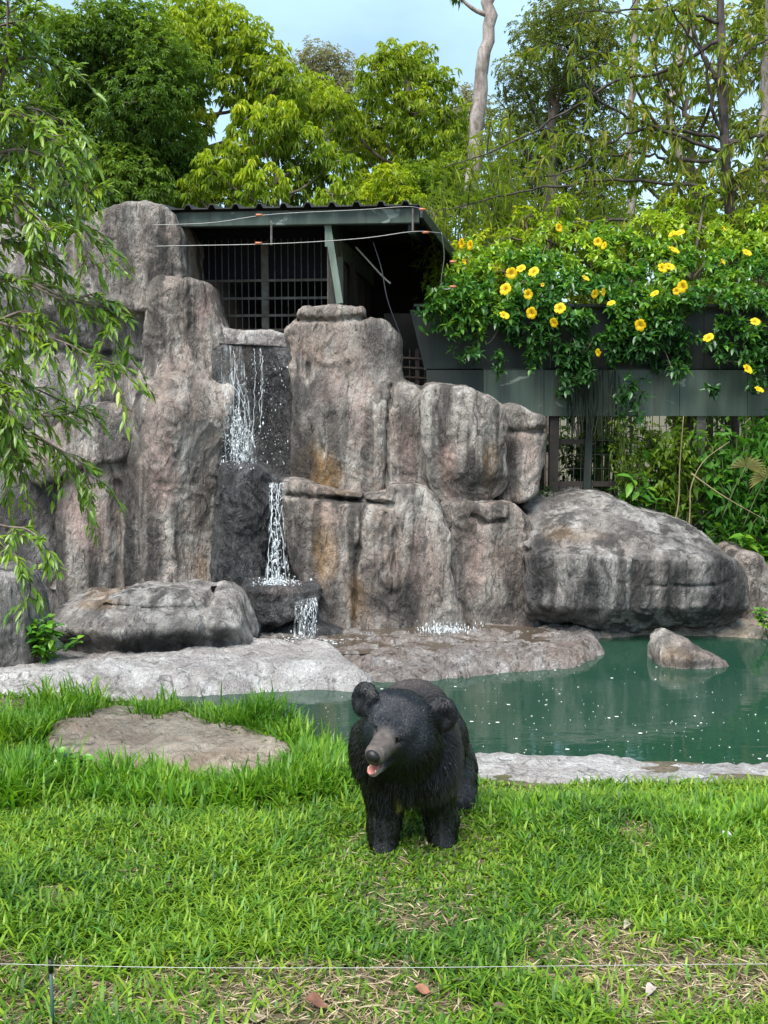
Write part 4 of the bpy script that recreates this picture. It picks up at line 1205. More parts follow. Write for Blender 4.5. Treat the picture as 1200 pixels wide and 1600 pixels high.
for (px, py, d) in ((596, 1344, 5.28), (693, 1340, 5.35), (722, 1290, 5.98), (603, 1280, 6.10)):
    for k in range(5):
        p0 = v(px, py, d) + np.array(((k - 2) * 0.027, -0.085 + 0.006 * abs(k - 2), -0.012))
        mb = MB(); mb.tube([p0, p0 + np.array((0, -0.028, -0.006)), p0 + np.array((0, -0.046, -0.024))], [0.008, 0.006, 0.001], 5); mb.build('claw', mat_claw, bear, True)

# fur
rs = np.random.RandomState(9)
T1 = np.concatenate([Qb[:, [0, 1, 2]], Qb[:, [0, 2, 3]]])
area = np.linalg.norm(np.cross(Vb[T1[:, 1]] - Vb[T1[:, 0]], Vb[T1[:, 2]] - Vb[T1[:, 0]]), axis=1)
NH = 105000
wgt = area.copy()
cenT = Vb[T1].mean(1)
muz, jaw, face, hum, ears, ch = reg(cenT)
wgt = wgt * (1 + 1.6 * face + 1.2 * ears + 0.5 * hum) * np.where(cenT[:, 1] > 6.25, 0.45, 1.0)
cavT = np.sqrt((((cenT - mc) @ HR)[:, 0] / 0.041) ** 2 + (((cenT - mc) @ HR)[:, 1] / 0.076) ** 2 + (((cenT - mc) @ HR)[:, 2] / 0.026) ** 2) < 1
wgt[cavT] = 0
nosed = np.linalg.norm(((cenT - nose - hu * 0.008) @ HR) / np.array((0.036, 0.03, 0.03)), axis=1) < 1
wgt[nosed] = 0
pick = rs.choice(len(T1), NH, p=wgt / wgt.sum())
r1, r2 = np.sqrt(rs.uniform(0, 1, NH)), rs.uniform(0, 1, NH)
bc = np.stack([1 - r1, r1 * (1 - r2), r1 * r2], 1)[..., None]
Hp = (Vb[T1[pick]] * bc).sum(1); Hn = nrm((Nb[T1[pick]] * bc).sum(1))
muz, jaw, face, hum, ears, ch = reg(Hp)
headw = sstep(0.24, 0.15, np.linalg.norm(Hp - sc_, axis=1))
ruff = sstep(0.34, 0.2, np.linalg.norm(Hp - v(636, 1165, 5.36), axis=1)) * (1 - np.maximum(face, ears))
flow = np.tile(np.array((0.0, 0.35, -1.0)), (NH, 1))
flow_h = nrm(Hp - nose) + np.array((0, 0, -0.15))
flow = flow * (1 - headw)[:, None] + flow_h * headw[:, None]
flow_r = nrm(Hp - v(620, 1150, 5.1)) * 1.0 + np.array((0, 0, -0.55))
flow = flow * (1 - ruff)[:, None] + flow_r * ruff[:, None]
flow = flow + 0.35 * np.stack([noise3(Hp * 7, 61), noise3(Hp * 7, 62), noise3(Hp * 7, 63)], 1)
ft = nrm(flow - Hn * (flow * Hn).sum(1)[:, None])
legz = sstep(0.42, 0.2, Hp[:, 2])
L = 0.052 * (1 - 0.25 * legz) + 0.036 * ruff
L = L * (1 - face) + 0.019 * face
L = L * (1 - ears) + 0.024 * ears
L = L * (1 - np.maximum(muz, jaw)) + 0.0075 * np.maximum(muz, jaw)
L = L * (1 - 0.15 * hum) * rs.uniform(0.6, 1.2, NH)
wet = (1 - np.maximum.reduce([face, ears, muz, jaw, 0.8 * hum, 0.75 * ruff]))
lift = 0.34 + 0.25 * ruff + .3 * hum
dirv = nrm(ft + Hn * lift[:, None])
cell = 0.048
key = np.floor(Hp / cell + 0.35 * np.stack([noise3(Hp * 9, 1), noise3(Hp * 9, 2), noise3(Hp * 9, 3)], 1))
jit = np.stack([np.sin(key @ np.array((12.9, 78.2, 37.7))) * 43758.5, np.sin(key @ np.array((39.3, 11.1, 83.1))) * 24634.6, np.sin(key @ np.array((73.1, 52.2, 9.1))) * 35124.3], 1)
jit = jit - np.floor(jit)
cc = (key + 0.2 + 0.6 * jit) * cell
pull = (cc - Hp); pull = pull - Hn * (pull * Hn).sum(1)[:, None]
np_ = 5
ts = np.linspace(0, 1, np_)
pos = np.zeros((NH, np_, 3))
for i, t in enumerate(ts):
    pos[:, i] = Hp - Hn * 0.002 + dirv * (L * t)[:, None] + np.array((0, 0, -1.0)) * (0.35 * L * t * t * (1 - face))[:, None] + pull * (0.75 * wet * t ** 1.3)[:, None] \
        + (rs.normal(0, 1, (NH, 3)) * (0.05 * L * t)[:, None]) - Hn * (0.25 * L * t * t * wet)[:, None]
o0 = np.array(bear.location)
hc = bpy.data.hair_curves.new('fur')
hc.add_curves([np_] * NH)
hc.attributes['position'].data.foreach_set('vector', (pos.reshape(-1, 3) - o0).astype(np.float32).ravel())
rad = (np.where(face > .5, 0.001, np.where(wet > .5, 0.0017, .0013))[:, None] * np.array((1.0, 1.0, 0.9, 0.65, 0.15))[None]).astype(np.float32)
ra = hc.attributes.get('radius') or hc.attributes.new('radius', 'FLOAT', 'POINT')
ra.data.foreach_set('value', rad.ravel())
ca = hc.attributes.new('Col', 'FLOAT_COLOR', 'CURVE')
cf = np.ones((NH, 4), np.float32); cf[:, :3] = coat(Hp) * rs.uniform(0.7, 1.35, (NH, 1))
ca.data.foreach_set('color', cf.ravel())
fm, nt, b, out = new_mat('bear_fur')
at = nt.nodes.new('ShaderNodeAttribute'); at.attribute_name = 'Col'
nt.links.new(at.outputs['Color'], b.inputs['Base Color']); b.inputs['Roughness'].default_value = 0.24; b.inputs['Specular IOR Level'].default_value = 0.6
hc.materials.append(fm)
fur = bpy.data.objects.new('fur', hc); scene.collection.objects.link(fur); fur.parent = bear
fur['kind'] = 'stuff'
bear.location = (bear.location[0], bear.location[1] - 0.16, bear.location[2])
bear.scale = (0.975, 1.03, 1.07)
# ------------------------------------------------------------------ leaves and trees
DOWN = np.array((0, 0, -1.0))

def leaf_geo(base, d, up, L, Wv, fold=0.25, droop=0.2, fine=False):
    """leaf blades: base points, directions, up vectors -> V (n*k,3), tris"""
    n = len(base)
    d = nrm(d); s = nrm(np.cross(d, up)); u = np.cross(s, d)
    L = np.broadcast_to(np.asarray(L, float), (n,))[:, None]; Wv = np.broadcast_to(np.asarray(Wv, float), (n,))[:, None]
    if not fine:
        mid = base + d * L * 0.45 + u * 0
        V = np.stack([base, mid - s * Wv / 2 + u * Wv * fold, base + d * L + DOWN * L * droop, mid + s * Wv / 2 + u * Wv * fold], 1)
        T = np.array([(0, 2, 1), (0, 3, 2)])
        k = 4
    else:
        def at(t, w, lift): return base + d * L * t + DOWN * L * droop * t * t + s * Wv * w + u * Wv * lift
        V = np.stack([at(0, 0, 0), at(.28, -.42, fold * .8), at(.28, 0, 0), at(.28, .42, fold * .8), at(.62, -.40, fold * .8), at(.62, 0, 0), at(.62, .40, fold * .8), at(1, 0, 0)], 1)
        T = np.array([(0, 2, 1), (0, 3, 2), (1, 2, 5), (1, 5, 4), (2, 3, 6), (2, 6, 5), (4, 5, 7), (5, 6, 7)])
        k = 8
    return V.reshape(-1, 3), (T[None] + (np.arange(n) * k)[:, None, None]).reshape(-1, 3), k

def whorls(rs, C, A, k, L, Wv, el=(0.0, 0.9), droop=0.35, jitter=0.25, fine=False, fold=.25, tipdroop=.2):
    """k leaves round each tip C with axis A"""
    n = len(C)
    A = nrm(A); ref = np.where(np.abs(A[:, 2:3]) < 0.9, np.array((0, 0, 1.0)), np.array((1.0, 0, 0)))
    X = nrm(np.cross(A, ref)); Y = np.cross(A, X)
    th = rs.uniform(0, 6.28, (n, 1)) + np.arange(k)[None] * (6.2832 / k) + rs.normal(0, jitter, (n, k))
    e = rs.uniform(el[0], el[1], (n, k))
    d = (np.cos(e) * np.cos(th))[..., None] * X[:, None] + (np.cos(e) * np.sin(th))[..., None] * Y[:, None] + np.sin(e)[..., None] * A[:, None] + DOWN * droop
    B = C[:, None] + A[:, None] * rs.uniform(-0.3, 0.1, (n, k))[..., None] * L
    up = np.tile(np.array((0, 0, 1.0)), (n * k, 1)) + rs.normal(0, .3, (n * k, 3))
    LL = L * rs.uniform(.65, 1.15, n * k); WW = Wv * rs.uniform(.75, 1.2, n * k)
    V, T, kk = leaf_geo(B.reshape(-1, 3), d.reshape(-1, 3), up, LL, WW, fold, tipdroop, fine)
    return V, T, kk, n * k

def leaf_cols(rs, n, kk, cols, clump=None, var=.22):
    """per-leaf colour: pick between young, mature and old tones"""
    cols = np.asarray(cols, float)
    if clump is None: clump = rs.uniform(0, 1, n)
    t = np.clip(clump + rs.normal(0, .16, n), 0, .999) * (len(cols) - 1)
    i = t.astype(int); f = (t - i)[:, None]
    c = cols[i] * (1 - f) + cols[i + 1] * f
    c = c * rs.uniform(1 - var, 1 + var, (n, 1))
    return np.repeat(c, kk, 0)

YG = [(0.07, 0.13, 0.014), (0.13, 0.21, 0.016), (0.22, 0.30, 0.018), (0.33, 0.37, 0.02)]
DG = [(0.024, 0.062, 0.018), (0.042, 0.105, 0.024), (0.08, 0.15, 0.026), (0.13, 0.20, 0.035)]
MG = [(0.05, 0.105, 0.016), (0.09, 0.165, 0.018), (0.15, 0.225, 0.02), (0.22, 0.28, 0.025)]
OL = [(0.055, 0.085, 0.026), (0.09, 0.125, 0.032), (0.14, 0.175, 0.04), (0.20, 0.22, 0.055)]
GY = [(0.11, 0.12, 0.085), (0.16, 0.165, 0.12), (0.20, 0.20, 0.16), (0.24, 0.24, 0.2)]
BB = [(0.11, 0.18, 0.02), (0.19, 0.27, 0.024), (0.28, 0.34, 0.03), (0.36, 0.37, 0.06)]

def tree(name, label, d, trunk, r0, blobs, leafL, leafW, dens, k, cols, seed, bark='bark_brown', droop=.5, tipdroop=.25, shell=.55, group='trees behind the rocks', dd=1.0, twig=True, cat='tree', el=(0, .9), r1=.25, flat=0.0, gbase=-.25):
    """trunk: list of pixels (bottom to top); blobs: (px, py, radius px) of leaf masses"""
    rs = np.random.RandomState(seed)
    leafL, leafW, dens = leafL * .58, leafW * .60, dens * .85
    cols = [(1.5 * c[0], 1.4 * c[1], 1.25 * c[2]) for c in cols]
    tp = np.array([P(x, y, d) for x, y in trunk])
    base = np.array((tp[0][0], d, gbase))
    root = empty(name, base, label, cat, group)
    full = np.concatenate([[base], tp]) if tp[0][2] > gbase + .2 else tp
    cv = spline(full, 24); cv[1:-1] += rs.normal(0, r0 * .25, (22, 3))
    mb = MB()
    rad = r0 * (1 - (1 - r1) * np.linspace(0, 1, 24))
    rad[0] *= 1.35
    mb.tube(cv, rad * rs.uniform(.93, 1.07, 24), 8)
    mpp = d / FPX
    allV, allT, allC, nv = [], [], [], 0
    for bi, bl in enumerate(blobs):
        px, py, rp = bl[:3]
        R = rp * mpp
        off = bl[3] if len(bl) > 3 else rs.uniform(-dd, dd)
        c = P(px, py, d + off)
        # limb from trunk to the leaf mass
        j = int(np.clip(np.argmin(np.abs(cv[:, 2] - (c[2] - 0.8 * R - 0.35 * np.linalg.norm(c[:2] - cv[-1, :2])))), 4, 22))
        a = cv[j]
        midp = (a + c) / 2 + np.array((0, 0, -0.12 * np.linalg.norm(c - a))) + rs.normal(0, .12 * R, 3)
        lr = max(rad[j] * .55, .02)
        mb.tube(spline([a, midp, c], 8), np.linspace(lr, .018, 8), 5, False)
        nw = max(6, int(dens * (R / leafL) ** 2))
        dv = nrm(rs.normal(size=(nw, 3)) * np.array((1, 1, 1 - flat)))
        rr = R * (shell + (1 - shell) * rs.uniform(0, 1, nw) ** .6) * (1 + .32 * noise3(dv * 1.7 + bi * 3.7, seed))
        rr *= np.where(rs.uniform(0, 1, nw) < .22, rs.uniform(.2, .8, nw), 1)
        C = c + dv * rr[:, None] * np.array((1, .9, .86))
        A = dv + np.array((0, 0, .55))
        V, T, kk, nl = whorls(rs, C, A, k, leafL, leafW, el, droop, tipdroop=tipdroop)
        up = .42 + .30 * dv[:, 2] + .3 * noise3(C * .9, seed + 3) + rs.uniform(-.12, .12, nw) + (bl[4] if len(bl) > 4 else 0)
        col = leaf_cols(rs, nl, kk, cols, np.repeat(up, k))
        allV.append(V); allT.append(T + nv); allC.append(col); nv += len(V)
        if twig:
            for q in rs.choice(nw, min(nw, 5), False):
                mb.tube(spline([c, (c + C[q]) / 2 + rs.normal(0, .1 * R, 3), C[q]], 5), np.linspace(.016, .006, 5) * max(1, d / 18), 4, False)
    mb.build('trunk', M[bark], root, True)
    if allV:
        mesh_obj('crown', np.concatenate(allV), np.concatenate(allT), None, M['leaf'], False, col=np.concatenate(allC), parent=root)
    return root

tree('dark_leaf_tree', 'dark green leafy tree rising behind the left cliff cap', 19, [(185, 330), (190, 150)], .16,
     [(160, 55, 62), (205, 40, 55), (240, 90, 60), (150, 130, 70), (225, 160, 70), (285, 120, 55), (180, 215, 75), (250, 235, 75), (120, 250, 60), (200, 300, 80), (290, 285, 60), (110, 60, 45), (100, 160, 50)], .17, .065, 13, 7, [(0.045, .095, .02), (.07, .135, .024), (.105, .18, .028), (.16, .23, .035)], 201, droop=.45)
tree('edge_leaf_tree', 'leafy green tree at the far left behind the leaning branches', 20, [(30, 340), (34, 180)], .13,
     [(20, 60, 50), (70, 40, 45), (60, 120, 55), (0, 150, 55), (90, 190, 50), (30, 230, 60), (95, 280, 55), (10, 310, 60), (-40, 90, 60), (-50, 230, 60)], .19, .065, 8, 7, MG, 203, droop=.6)
tree('bright_leaf_tree', 'tall bright green tree with open branches above the shed roof', 21, [(320, 330), (318, 220), (312, 130)], .17,
     [(300, 25, 58), (345, 45, 55), (270, 65, 50), (380, 60, 45), (265, 130, 55), (325, 100, 40), (405, 95, 45), (365, 130, 40), (440, 130, 45), (400, 165, 40), (300, 190, 40), (255, 200, 40), (490, 150, 45), (460, 185, 40), (515, 165, 35), (285, 255, 40), (350, 260, 40)], .24, .085, 9, 7, MG[1:] + [(0.24, 0.33, 0.02)], 207, droop=.75, tipdroop=.35, shell=.6)
tree('young_yellow_tree', 'yellow green tree with hanging leaf tufts just behind the shed roof', 18, [(430, 340), (435, 280)], .09,
     [(395, 190, 40), (440, 185, 42), (375, 240, 42), (430, 235, 48), (480, 230, 40), (520, 255, 40), (330, 265, 36), (410, 285, 45), (470, 285, 45), (525, 305, 34), (300, 300, 30)], .22, .075, 8, 8, YG, 213, droop=.95, tipdroop=.4, shell=.62, dd=.7)
tree('grey_crown_tree', 'faint greyish distant tree between the bright green crowns', 38, [(500, 330), (502, 140)], .2,
     [(500, 90, 34), (475, 110, 34), (530, 110, 34), (505, 140, 45), (545, 150, 40), (470, 160, 40), (520, 210, 50), (560, 215, 40)], .22, .07, 9, 6, GY, 219, droop=.2)
tree('round_crown_tree', 'mid green tree with a rounded two tiered crown left of the bare pole trunk', 23, [(640, 340), (638, 200), (632, 110)], .16,
     [(620, 90, 38), (655, 95, 36), (595, 110, 36), (680, 125, 34), (630, 130, 44), (575, 150, 40), (640, 175, 50), (690, 180, 42), (595, 200, 46), (560, 230, 44), (660, 230, 50), (710, 215, 36), (610, 265, 50), (690, 280, 45), (570, 295, 40), (640, 305, 45), (540, 190, 35)], .24, .08, 9, 7, MG[1:] + [(0.22, 0.29, 0.02)], 223, droop=.85, tipdroop=.35)
tree('hazy_far_tree', 'small pale far tree glimpsed beside the bare pole trunk', 40, [(730, 330), (728, 200)], .2,
     [(725, 150, 26), (745, 165, 28), (715, 185, 30), (735, 205, 34), (720, 240, 36)], .24, .07, 8, 6, GY, 229, droop=.2)
tree('fine_leaf_tree', 'large olive tree with very fine leaves right of the bare pole trunk', 26, [(860, 340), (865, 180), (875, 70)], .2,
     [(870, 20, 50), (915, 15, 55), (835, 60, 44), (890, 80, 60), (945, 60, 50), (815, 120, 44), (860, 145, 56), (925, 145, 60), (800, 185, 44), (850, 215, 56), (910, 220, 60), (790, 245, 46), (835, 285, 55), (900, 295, 60), (960, 250, 50), (780, 310, 40), (940, 320, 50)], .15, .05, 8, 7, OL, 231, droop=.3)
tree('right_back_tree', 'loose green tree with pale gaps behind the spindly dark tree', 16.6, [(1080, 340), (1075, 150)], .14,
     [(1010, 40, 45), (1080, 30, 50), (1150, 45, 50), (1195, 20, 45), (980, 110, 40), (1040, 120, 45), (1120, 130, 45), (1190, 110, 45), (1010, 190, 45), (1090, 210, 42), (1165, 200, 45), (1215, 220, 40), (990, 270, 45), (1060, 290, 45), (1140, 285, 45), (1200, 300, 45)], .20, .065, 6.5, 6, MG[1:3] + OL[2:] + [(0.26, .27, .06)], 237, droop=.6, shell=.5)
tree('corner_tree', 'bright green tree crown at the far right edge', 19, [(1235, 340), (1230, 100)], .14,
     [(1190, 15, 34), (1235, 20, 50), (1205, 75, 36), (1250, 110, 50), (1215, 160, 34), (1240, 230, 40), (1210, 285, 34)], .20, .06, 7, 7, MG, 239, droop=.7)

# trunks with bare or pale bark; crowns above the picture's edge
def pole_tree(name, label, d, px, r0, crown, seed, bark='bark_pale', cols=MG, branches=()):
    return tree(name, label, d, px, r0, crown, .2, .07, 7, 7, cols, seed, bark=bark, r1=.75, dd=.6)
pole_tree('bare_trunk_tree', 'single bare pale tree trunk standing against the sky behind the shed', 16.5, [(740, 345), (744, 250), (748, 170), (752, 110), (766, 55), (768, 0), (764, -120), (770, -260)], .112, [(715, -6, 9, 0), (700, -230, 60), (790, -260, 70), (850, -210, 60), (760, -310, 70)], 251)
pole_tree('leaning_trunk_tree', 'pale mottled trunk leaning left behind the spindly dark branches', 18, [(1090, 345), (1078, 280), (1048, 200), (1052, 130), (1072, 60), (1082, 0), (1090, -180)], .105, [(1060, -160, 60), (1120, -200, 70), (1180, -150, 50)], 257)
pole_tree('thin_pale_tree', 'thin straight pale trunk between the olive crown and leaning trunk', 20, [(986, 345), (985, 240), (988, 150), (992, 60), (990, -120)], .075, [(960, -120, 60), (1030, -140, 60)], 263)
pole_tree('edge_trunk_tree', 'grey brown trunk at the right edge above the flowering vine', 17, [(1192, 345), (1194, 240), (1198, 120), (1204, -60)], .085, [(1230, -60, 50), (1180, -110, 50)], 269)

# spindly dark tree with long thin boughs
rs = np.random.RandomState(31)
dS = 14.6
tp = [P(x, y, dS) for x, y in [(1148, 430), (1140, 330), (1134, 250), (1128, 130), (1126, 30), (1124, -60)]]
sb = np.array((tp[0][0] + .05, dS, -0.22))
spin = empty('spindly_tree', sb, 'dark spindly tree with long thin arching boughs above the flowers', 'tree', 'trees behind the rocks')
mb = MB(); cvs = spline([sb] + tp, 30); mb.tube(cvs, np.linspace(.095, .045, 30) * rs.uniform(.85, 1.15, 30), 7); mb.build('trunk', M['bark_dark'], spin, True)
boughs = [[(1140, 300), (1060, 288), (960, 282), (850, 292), (760, 312), (690, 330)], [(1135, 215), (1060, 205), (980, 208), (900, 262), (820, 280)],
          [(1130, 60), (1040, 110), (960, 128), (860, 190), (760, 240), (690, 262)], [(1128, 215), (1112, 160), (1100, 95), (1066, 40), (1040, 0)],
          [(1142, 345), (1060, 348), (980, 342), (880, 348), (790, 352)], [(1136, 290), (1180, 270), (1230, 262)], [(1142, 345), (1190, 332), (1240, 340)],
          [(1130, 130), (1170, 80), (1220, 50)], [(1128, 40), (1080, 20), (1000, 15), (900, 20)], [(1132, 220), (1180, 215), (1240, 195)],
          [(1136, 250), (1050, 250), (990, 240), (930, 246)], [(1130, 150), (1090, 60), (1060, -20)], [(1134, 240), (1000, 190), (930, 150), (880, 70)]]
LB, LD, LC = [], [], []
for bi, bpx in enumerate(boughs):
    dd_ = rs.uniform(-.7, .5)
    nb = len(bpx)
    pts = np.array([P(x, y, dS + dd_ * (i / (nb - 1))) for i, (x, y) in enumerate(bpx)])
    cv = spline(pts, 26) + rs.normal(0, .012, (26, 3))
    mb = MB(); mb.tube(cv, np.linspace(.030, .007, 26), 5)
    for j in range(4, 26, 2):
        if rs.uniform() < .25: continue
        L0 = rs.uniform(.25, .75); dr = nrm(np.array((rs.normal(-.2, .8), rs.normal(0, .6), rs.normal(.1, .7))))
        tw = spline([cv[j], cv[j] + dr * L0 * .5 + np.array((0, 0, .05)), cv[j] + dr * L0 + np.array((0, 0, -.12))], 7)
        mb.tube(tw, np.linspace(.008, .003, 7), 4)
        for t in range(2, 7):
            for s in range(rs.randint(3, 7)):
                LB.append(tw[t]); LD.append(dr * .5 + rs.normal(0, .55, 3) + DOWN * .8)
    mb.build('bough', M['bark_dark'], spin, True)
LB, LD = np.array(LB), np.array(LD)
V, T, kk = leaf_geo(LB, LD, np.tile((0, 0, 1.0), (len(LB), 1)) + rs.normal(0, .4, (len(LB), 3)), rs.uniform(.10, .22, len(LB)), rs.uniform(.026, .042, len(LB)), .2, .25)
mesh_obj('crown', V, T, None, M['leaf'], False, col=leaf_cols(rs, len(LB), kk, [(0.09, .14, .024), (0.16, .23, .026), (.24, .30, .03), (.36, .31, .05)]), parent=spin)

# bamboo-like clumps and undergrowth behind the wall and shed
def spray_bush(name, label, d, px, py, w, h, n, leafL, leafW, cols, seed, up=1.0, cat='bush', group='undergrowth behind the wall', zb=-.22, dspread=.8, mat='leaf'):
    """many arching stems from a common foot carrying narrow leaves"""
    rs = np.random.RandomState(seed)
    mpp = d / FPX
    foot = np.array((P(px, 700, d)[0], d, zb))
    root = empty(name, foot, label, cat, group)
    top = P(px, py, d)[2]
    mb = MB(); B, D = [], []
    for i in range(n):
        f = foot + np.array((rs.normal(0, .22 * w * mpp), rs.normal(0, .25 * dspread), 0))
        tip = np.array((foot[0] + rs.uniform(-1, 1) * w * mpp, d + rs.uniform(-1, 1) * dspread, top - abs(rs.normal(0, .38)) * h * mpp))
        cv = spline([f, f + (tip - f) * np.array((.25, .25, .62)), tip], 12)
        mb.tube(cv, np.linspace(.016, .005, 12), 4, False)
        for j in range(4, 12):
            q = rs.randint(5, 10)
            B.append(np.repeat(cv[j:j + 1], q, 0) + rs.normal(0, .07, (q, 3))); D.append(rs.normal(0, .8, (q, 3)) + np.array((0, 0, .15 * up)) + DOWN * .35)
    B, D = np.concatenate(B), np.concatenate(D)
    tag(mb.build('stems', M['stem'], root, True), kind='stuff')
    V, T, kk = leaf_geo(B, D, np.tile((0, 0, 1.0), (len(B), 1)) + rs.normal(0, .3, (len(B), 3)), leafL * rs.uniform(.6, 1.2, len(B)), leafW * rs.uniform(.7, 1.2, len(B)), .2, .25)
    mesh_obj('foliage', V, T, None, M[mat], False, col=leaf_cols(rs, len(B), kk, cols, .45 + .35 * noise3(B * 1.2, seed)), parent=root)
    return root
spray_bush('bamboo_clump', 'yellow green bamboo clump behind the shed roof corner', 15.2, 715, 265, 60, 150, 44, .24, .026, BB, 301)
spray_bush('bamboo_clump', 'tall bamboo clump right of the bare pole trunk', 15.8, 800, 190, 75, 200, 52, .24, .026, BB, 302)
spray_bush('bamboo_clump', 'feathery bamboo clump behind the middle of the flowering vine', 15.6, 930, 290, 80, 150, 44, .22, .026, BB, 303)
spray_bush('bamboo_clump', 'low bamboo clump behind the right end of the flowering vine', 15.6, 1080, 320, 80, 130, 40, .22, .028, BB, 304)
spray_bush('bamboo_clump', 'bamboo clump at the right edge behind the flowering vine', 15.6, 1200, 300, 70, 150, 36, .22, .028, BB, 305)
for i, (x, y, L_) in enumerate([(740, 400, 'yellow green shrub beside the roof corner'), (850, 338, 'yellow green shrub rising left in the vine'), (965, 376, 'yellow green shrub rising behind the vine middle'), (1080, 322, 'yellow green shrub behind the vine by the spindly trunk'), (1195, 345, 'yellow green shrub behind the vine at the edge trunk')]):
    tree('vine_shrub', L_, 14.3, [(x, 520), (x, 430)], .035, [(x - 30, y, 26), (x + 22, y - 14, 28), (x, y + 34, 36), (x + 45, y + 24, 28), (x - 50, y + 34, 28)], .17, .055, 6, 6, YG, 350 + i, cat='shrub', group='shrubs behind the vine', dd=.3)
# hedge row behind the roof, each a shrub of its own
for i, (x, y, c_, L_) in enumerate([(250, 285, DG, 'dark shrub top behind the left end of the roof'), (340, 290, MG, 'mid green shrub top behind the roof below the bright tree'), (590, 285, YG, 'yellow green shrub top behind the roof centre'), (680, 270, MG, 'shrub top behind the right end of the roof')]):
    tree('background_shrub', L_, 19.5 + .5 * i, [(x, 420), (x, 340)], .06, [(x - 30, y + 10, 34), (x + 25, y, 36), (x, y + 40, 46), (x + 45, y + 35, 34), (x - 50, y + 45, 34)], .17, .06, 10, 7, c_, 310 + i, cat='shrub', group='shrubs behind the roof')
# greenery seen through the mesh fence
for i, (x, y, d, w, c_, L_) in enumerate([(905, 600, 15.0, 30, DG, 'dark undergrowth seen through the mesh by the slanting post'), (985, 600, 16.5, 40, YG, 'bright undergrowth seen through the middle of the mesh fence'),
                                     (1060, 600, 15.2, 36, MG, 'leafy undergrowth seen through the mesh by the grey post'), (1140, 600, 16.0, 44, YG, 'bright undergrowth behind the mesh right of the grey post'), (1220, 600, 15.2, 40, MG, 'undergrowth behind the right end of the mesh fence')]):
    tree('undergrowth_bush', L_, d, [(x, 780), (x, 700)], .04, [(x, 640, 34), (x - 32, 690, 36), (x + 30, 690, 36), (x, 730, 40), (x + 20, 790, 40), (x - 25, 790, 40), (x, 850, 44)], .16, .07, 4.2, 6, c_, 330 + i, cat='bush', shell=.4, group='undergrowth behind the mesh fence', droop=.6)
# bushes that close the view past the right end of the wall
for i, (x, d, L_) in enumerate([(1330, 12.8, 'leafy bush at the end of the steel wall'), (1450, 12.2, 'bush on the bank beyond the end of the steel wall'), (1560, 13.5, 'outer bush on the bank beyond the steel wall')]):
    tree('bank_bush', L_, d, [(x, 800), (x, 640)], .05, [(x, 470, 50), (x - 45, 560, 55), (x + 45, 560, 55), (x, 640, 60), (x + 50, 720, 60), (x - 50, 720, 60), (x, 800, 60), (x, 380, 45)], .16, .06, 6, 6, MG, 370 + i, cat='bush', group='bushes past the wall end', shell=.45)
# a far belt of forest closes the view between the trunks
FAR = ['behind the dark leafy tree', 'behind the left cliff', 'behind the bright tree', 'behind the yellow green tree', 'behind the shed centre', 'behind the round crowned tree', 'behind the bare pole trunk', 'behind the olive tree', 'behind the thin pale trunk', 'behind the leaning pale trunk', 'behind the spindly tree', 'behind the edge trunk']
for i in range(12):
    x = -150 + i * 135; rsx = np.random.RandomState(400 + i)
    d = rsx.uniform(44, 58)
    tree('forest_tree', 'far dim forest tree ' + FAR[i], d, [(x, 500), (x, 380)], .22,
         [(x + rsx.uniform(-50, 50), rsx.uniform(345, 400), rsx.uniform(40, 55)) for _ in range(3)] + [(x + rsx.uniform(-60, 60), rsx.uniform(430, 640), 62) for _ in range(5)], .42, .17, 5, 6, [OL, DG, MG][i % 3], 420 + i, group='far forest trees', twig=False)

# ------------------------------------------------------------------ climbing greenery in front of the mesh fence, right side
def weed(name, label, foot, h, spread, n, leafL, leafW, cols, seed, cat='plant', group=None, k=5, mat='leaf_gloss', single=0):
    rs = np.random.RandomState(seed)
    root = empty(name, foot, label, cat, group)
    Cs, As = [], []
    for i in range(n):
        tip = foot + np.array((rs.normal(0, spread), rs.normal(0, spread * .6), h * rs.uniform(.45, 1.0)))
        cv = spline([foot + rs.normal(0, .03, 3) * np.array((1, 1, 0)), foot + (tip - foot) * np.array((.3, .3, .6)), tip], 8)
        mb = MB(); mb.tube(cv, np.linspace(.007, .003, 8), 5); mb.build('stem', M['stem'], root, True)
        for j in (3, 5, 6, 7):
            Cs.append(cv[j]); As.append(np.array((rs.normal(0, .3), rs.normal(-.2, .3), 1)))
    V, T, kk, nl = whorls(rs, np.array(Cs), np.array(As), k, leafL, leafW, (0.05, .5), .2, fine=True, fold=.18, tipdroop=.15)
    col = leaf_cols(rs, nl, kk, cols)
    V8 = V.reshape(nl, kk, 3); C8 = col.reshape(nl, kk, 3)
    T0 = T[:8]
    for i in range(nl):
        mesh_obj('leaf', V8[i], T0, None, M[mat], True, col=C8[i], parent=root)
    return root
BR = [(0.045, .15, .022), (0.075, .22, .028), (0.12, .29, .03), (0.18, .34, .03)]
weed('broadleaf_weed', 'bright green leafy weed between the shore boulder and the flat boulder', G(70, 1042, -0.17), .46, .15, 15, .115, .065, BR, 501, k=4)
weed('broadleaf_weed', 'small broadleaf weed among the tall grass before the clay slab', np.array((*G(120, 1230, -.12)[:2], -.12)), .24, .1, 6, .085, .05, BR, 503, k=4)
weed('broadleaf_weed', 'leafy weed under the mesh fence behind the domed boulder top', np.array((*P(1040, 800, 12.75)[:2], -.2)), 1.55, .3, 12, .2, .09, BR, 505, k=5)
weed('broadleaf_weed', 'tall leafy weed right of the domed boulder top', np.array((*P(1010, 800, 12.7)[:2], -.2)), 1.75, .2, 8, .2, .09, BR[:3], 506, k=5)
weed('broadleaf_weed', 'bright weed at the right edge behind the corner boulder', np.array((*P(1180, 850, 12.6)[:2], -.2)), 0.95, .25, 10, .17, .1, BR[1:], 507, k=5)
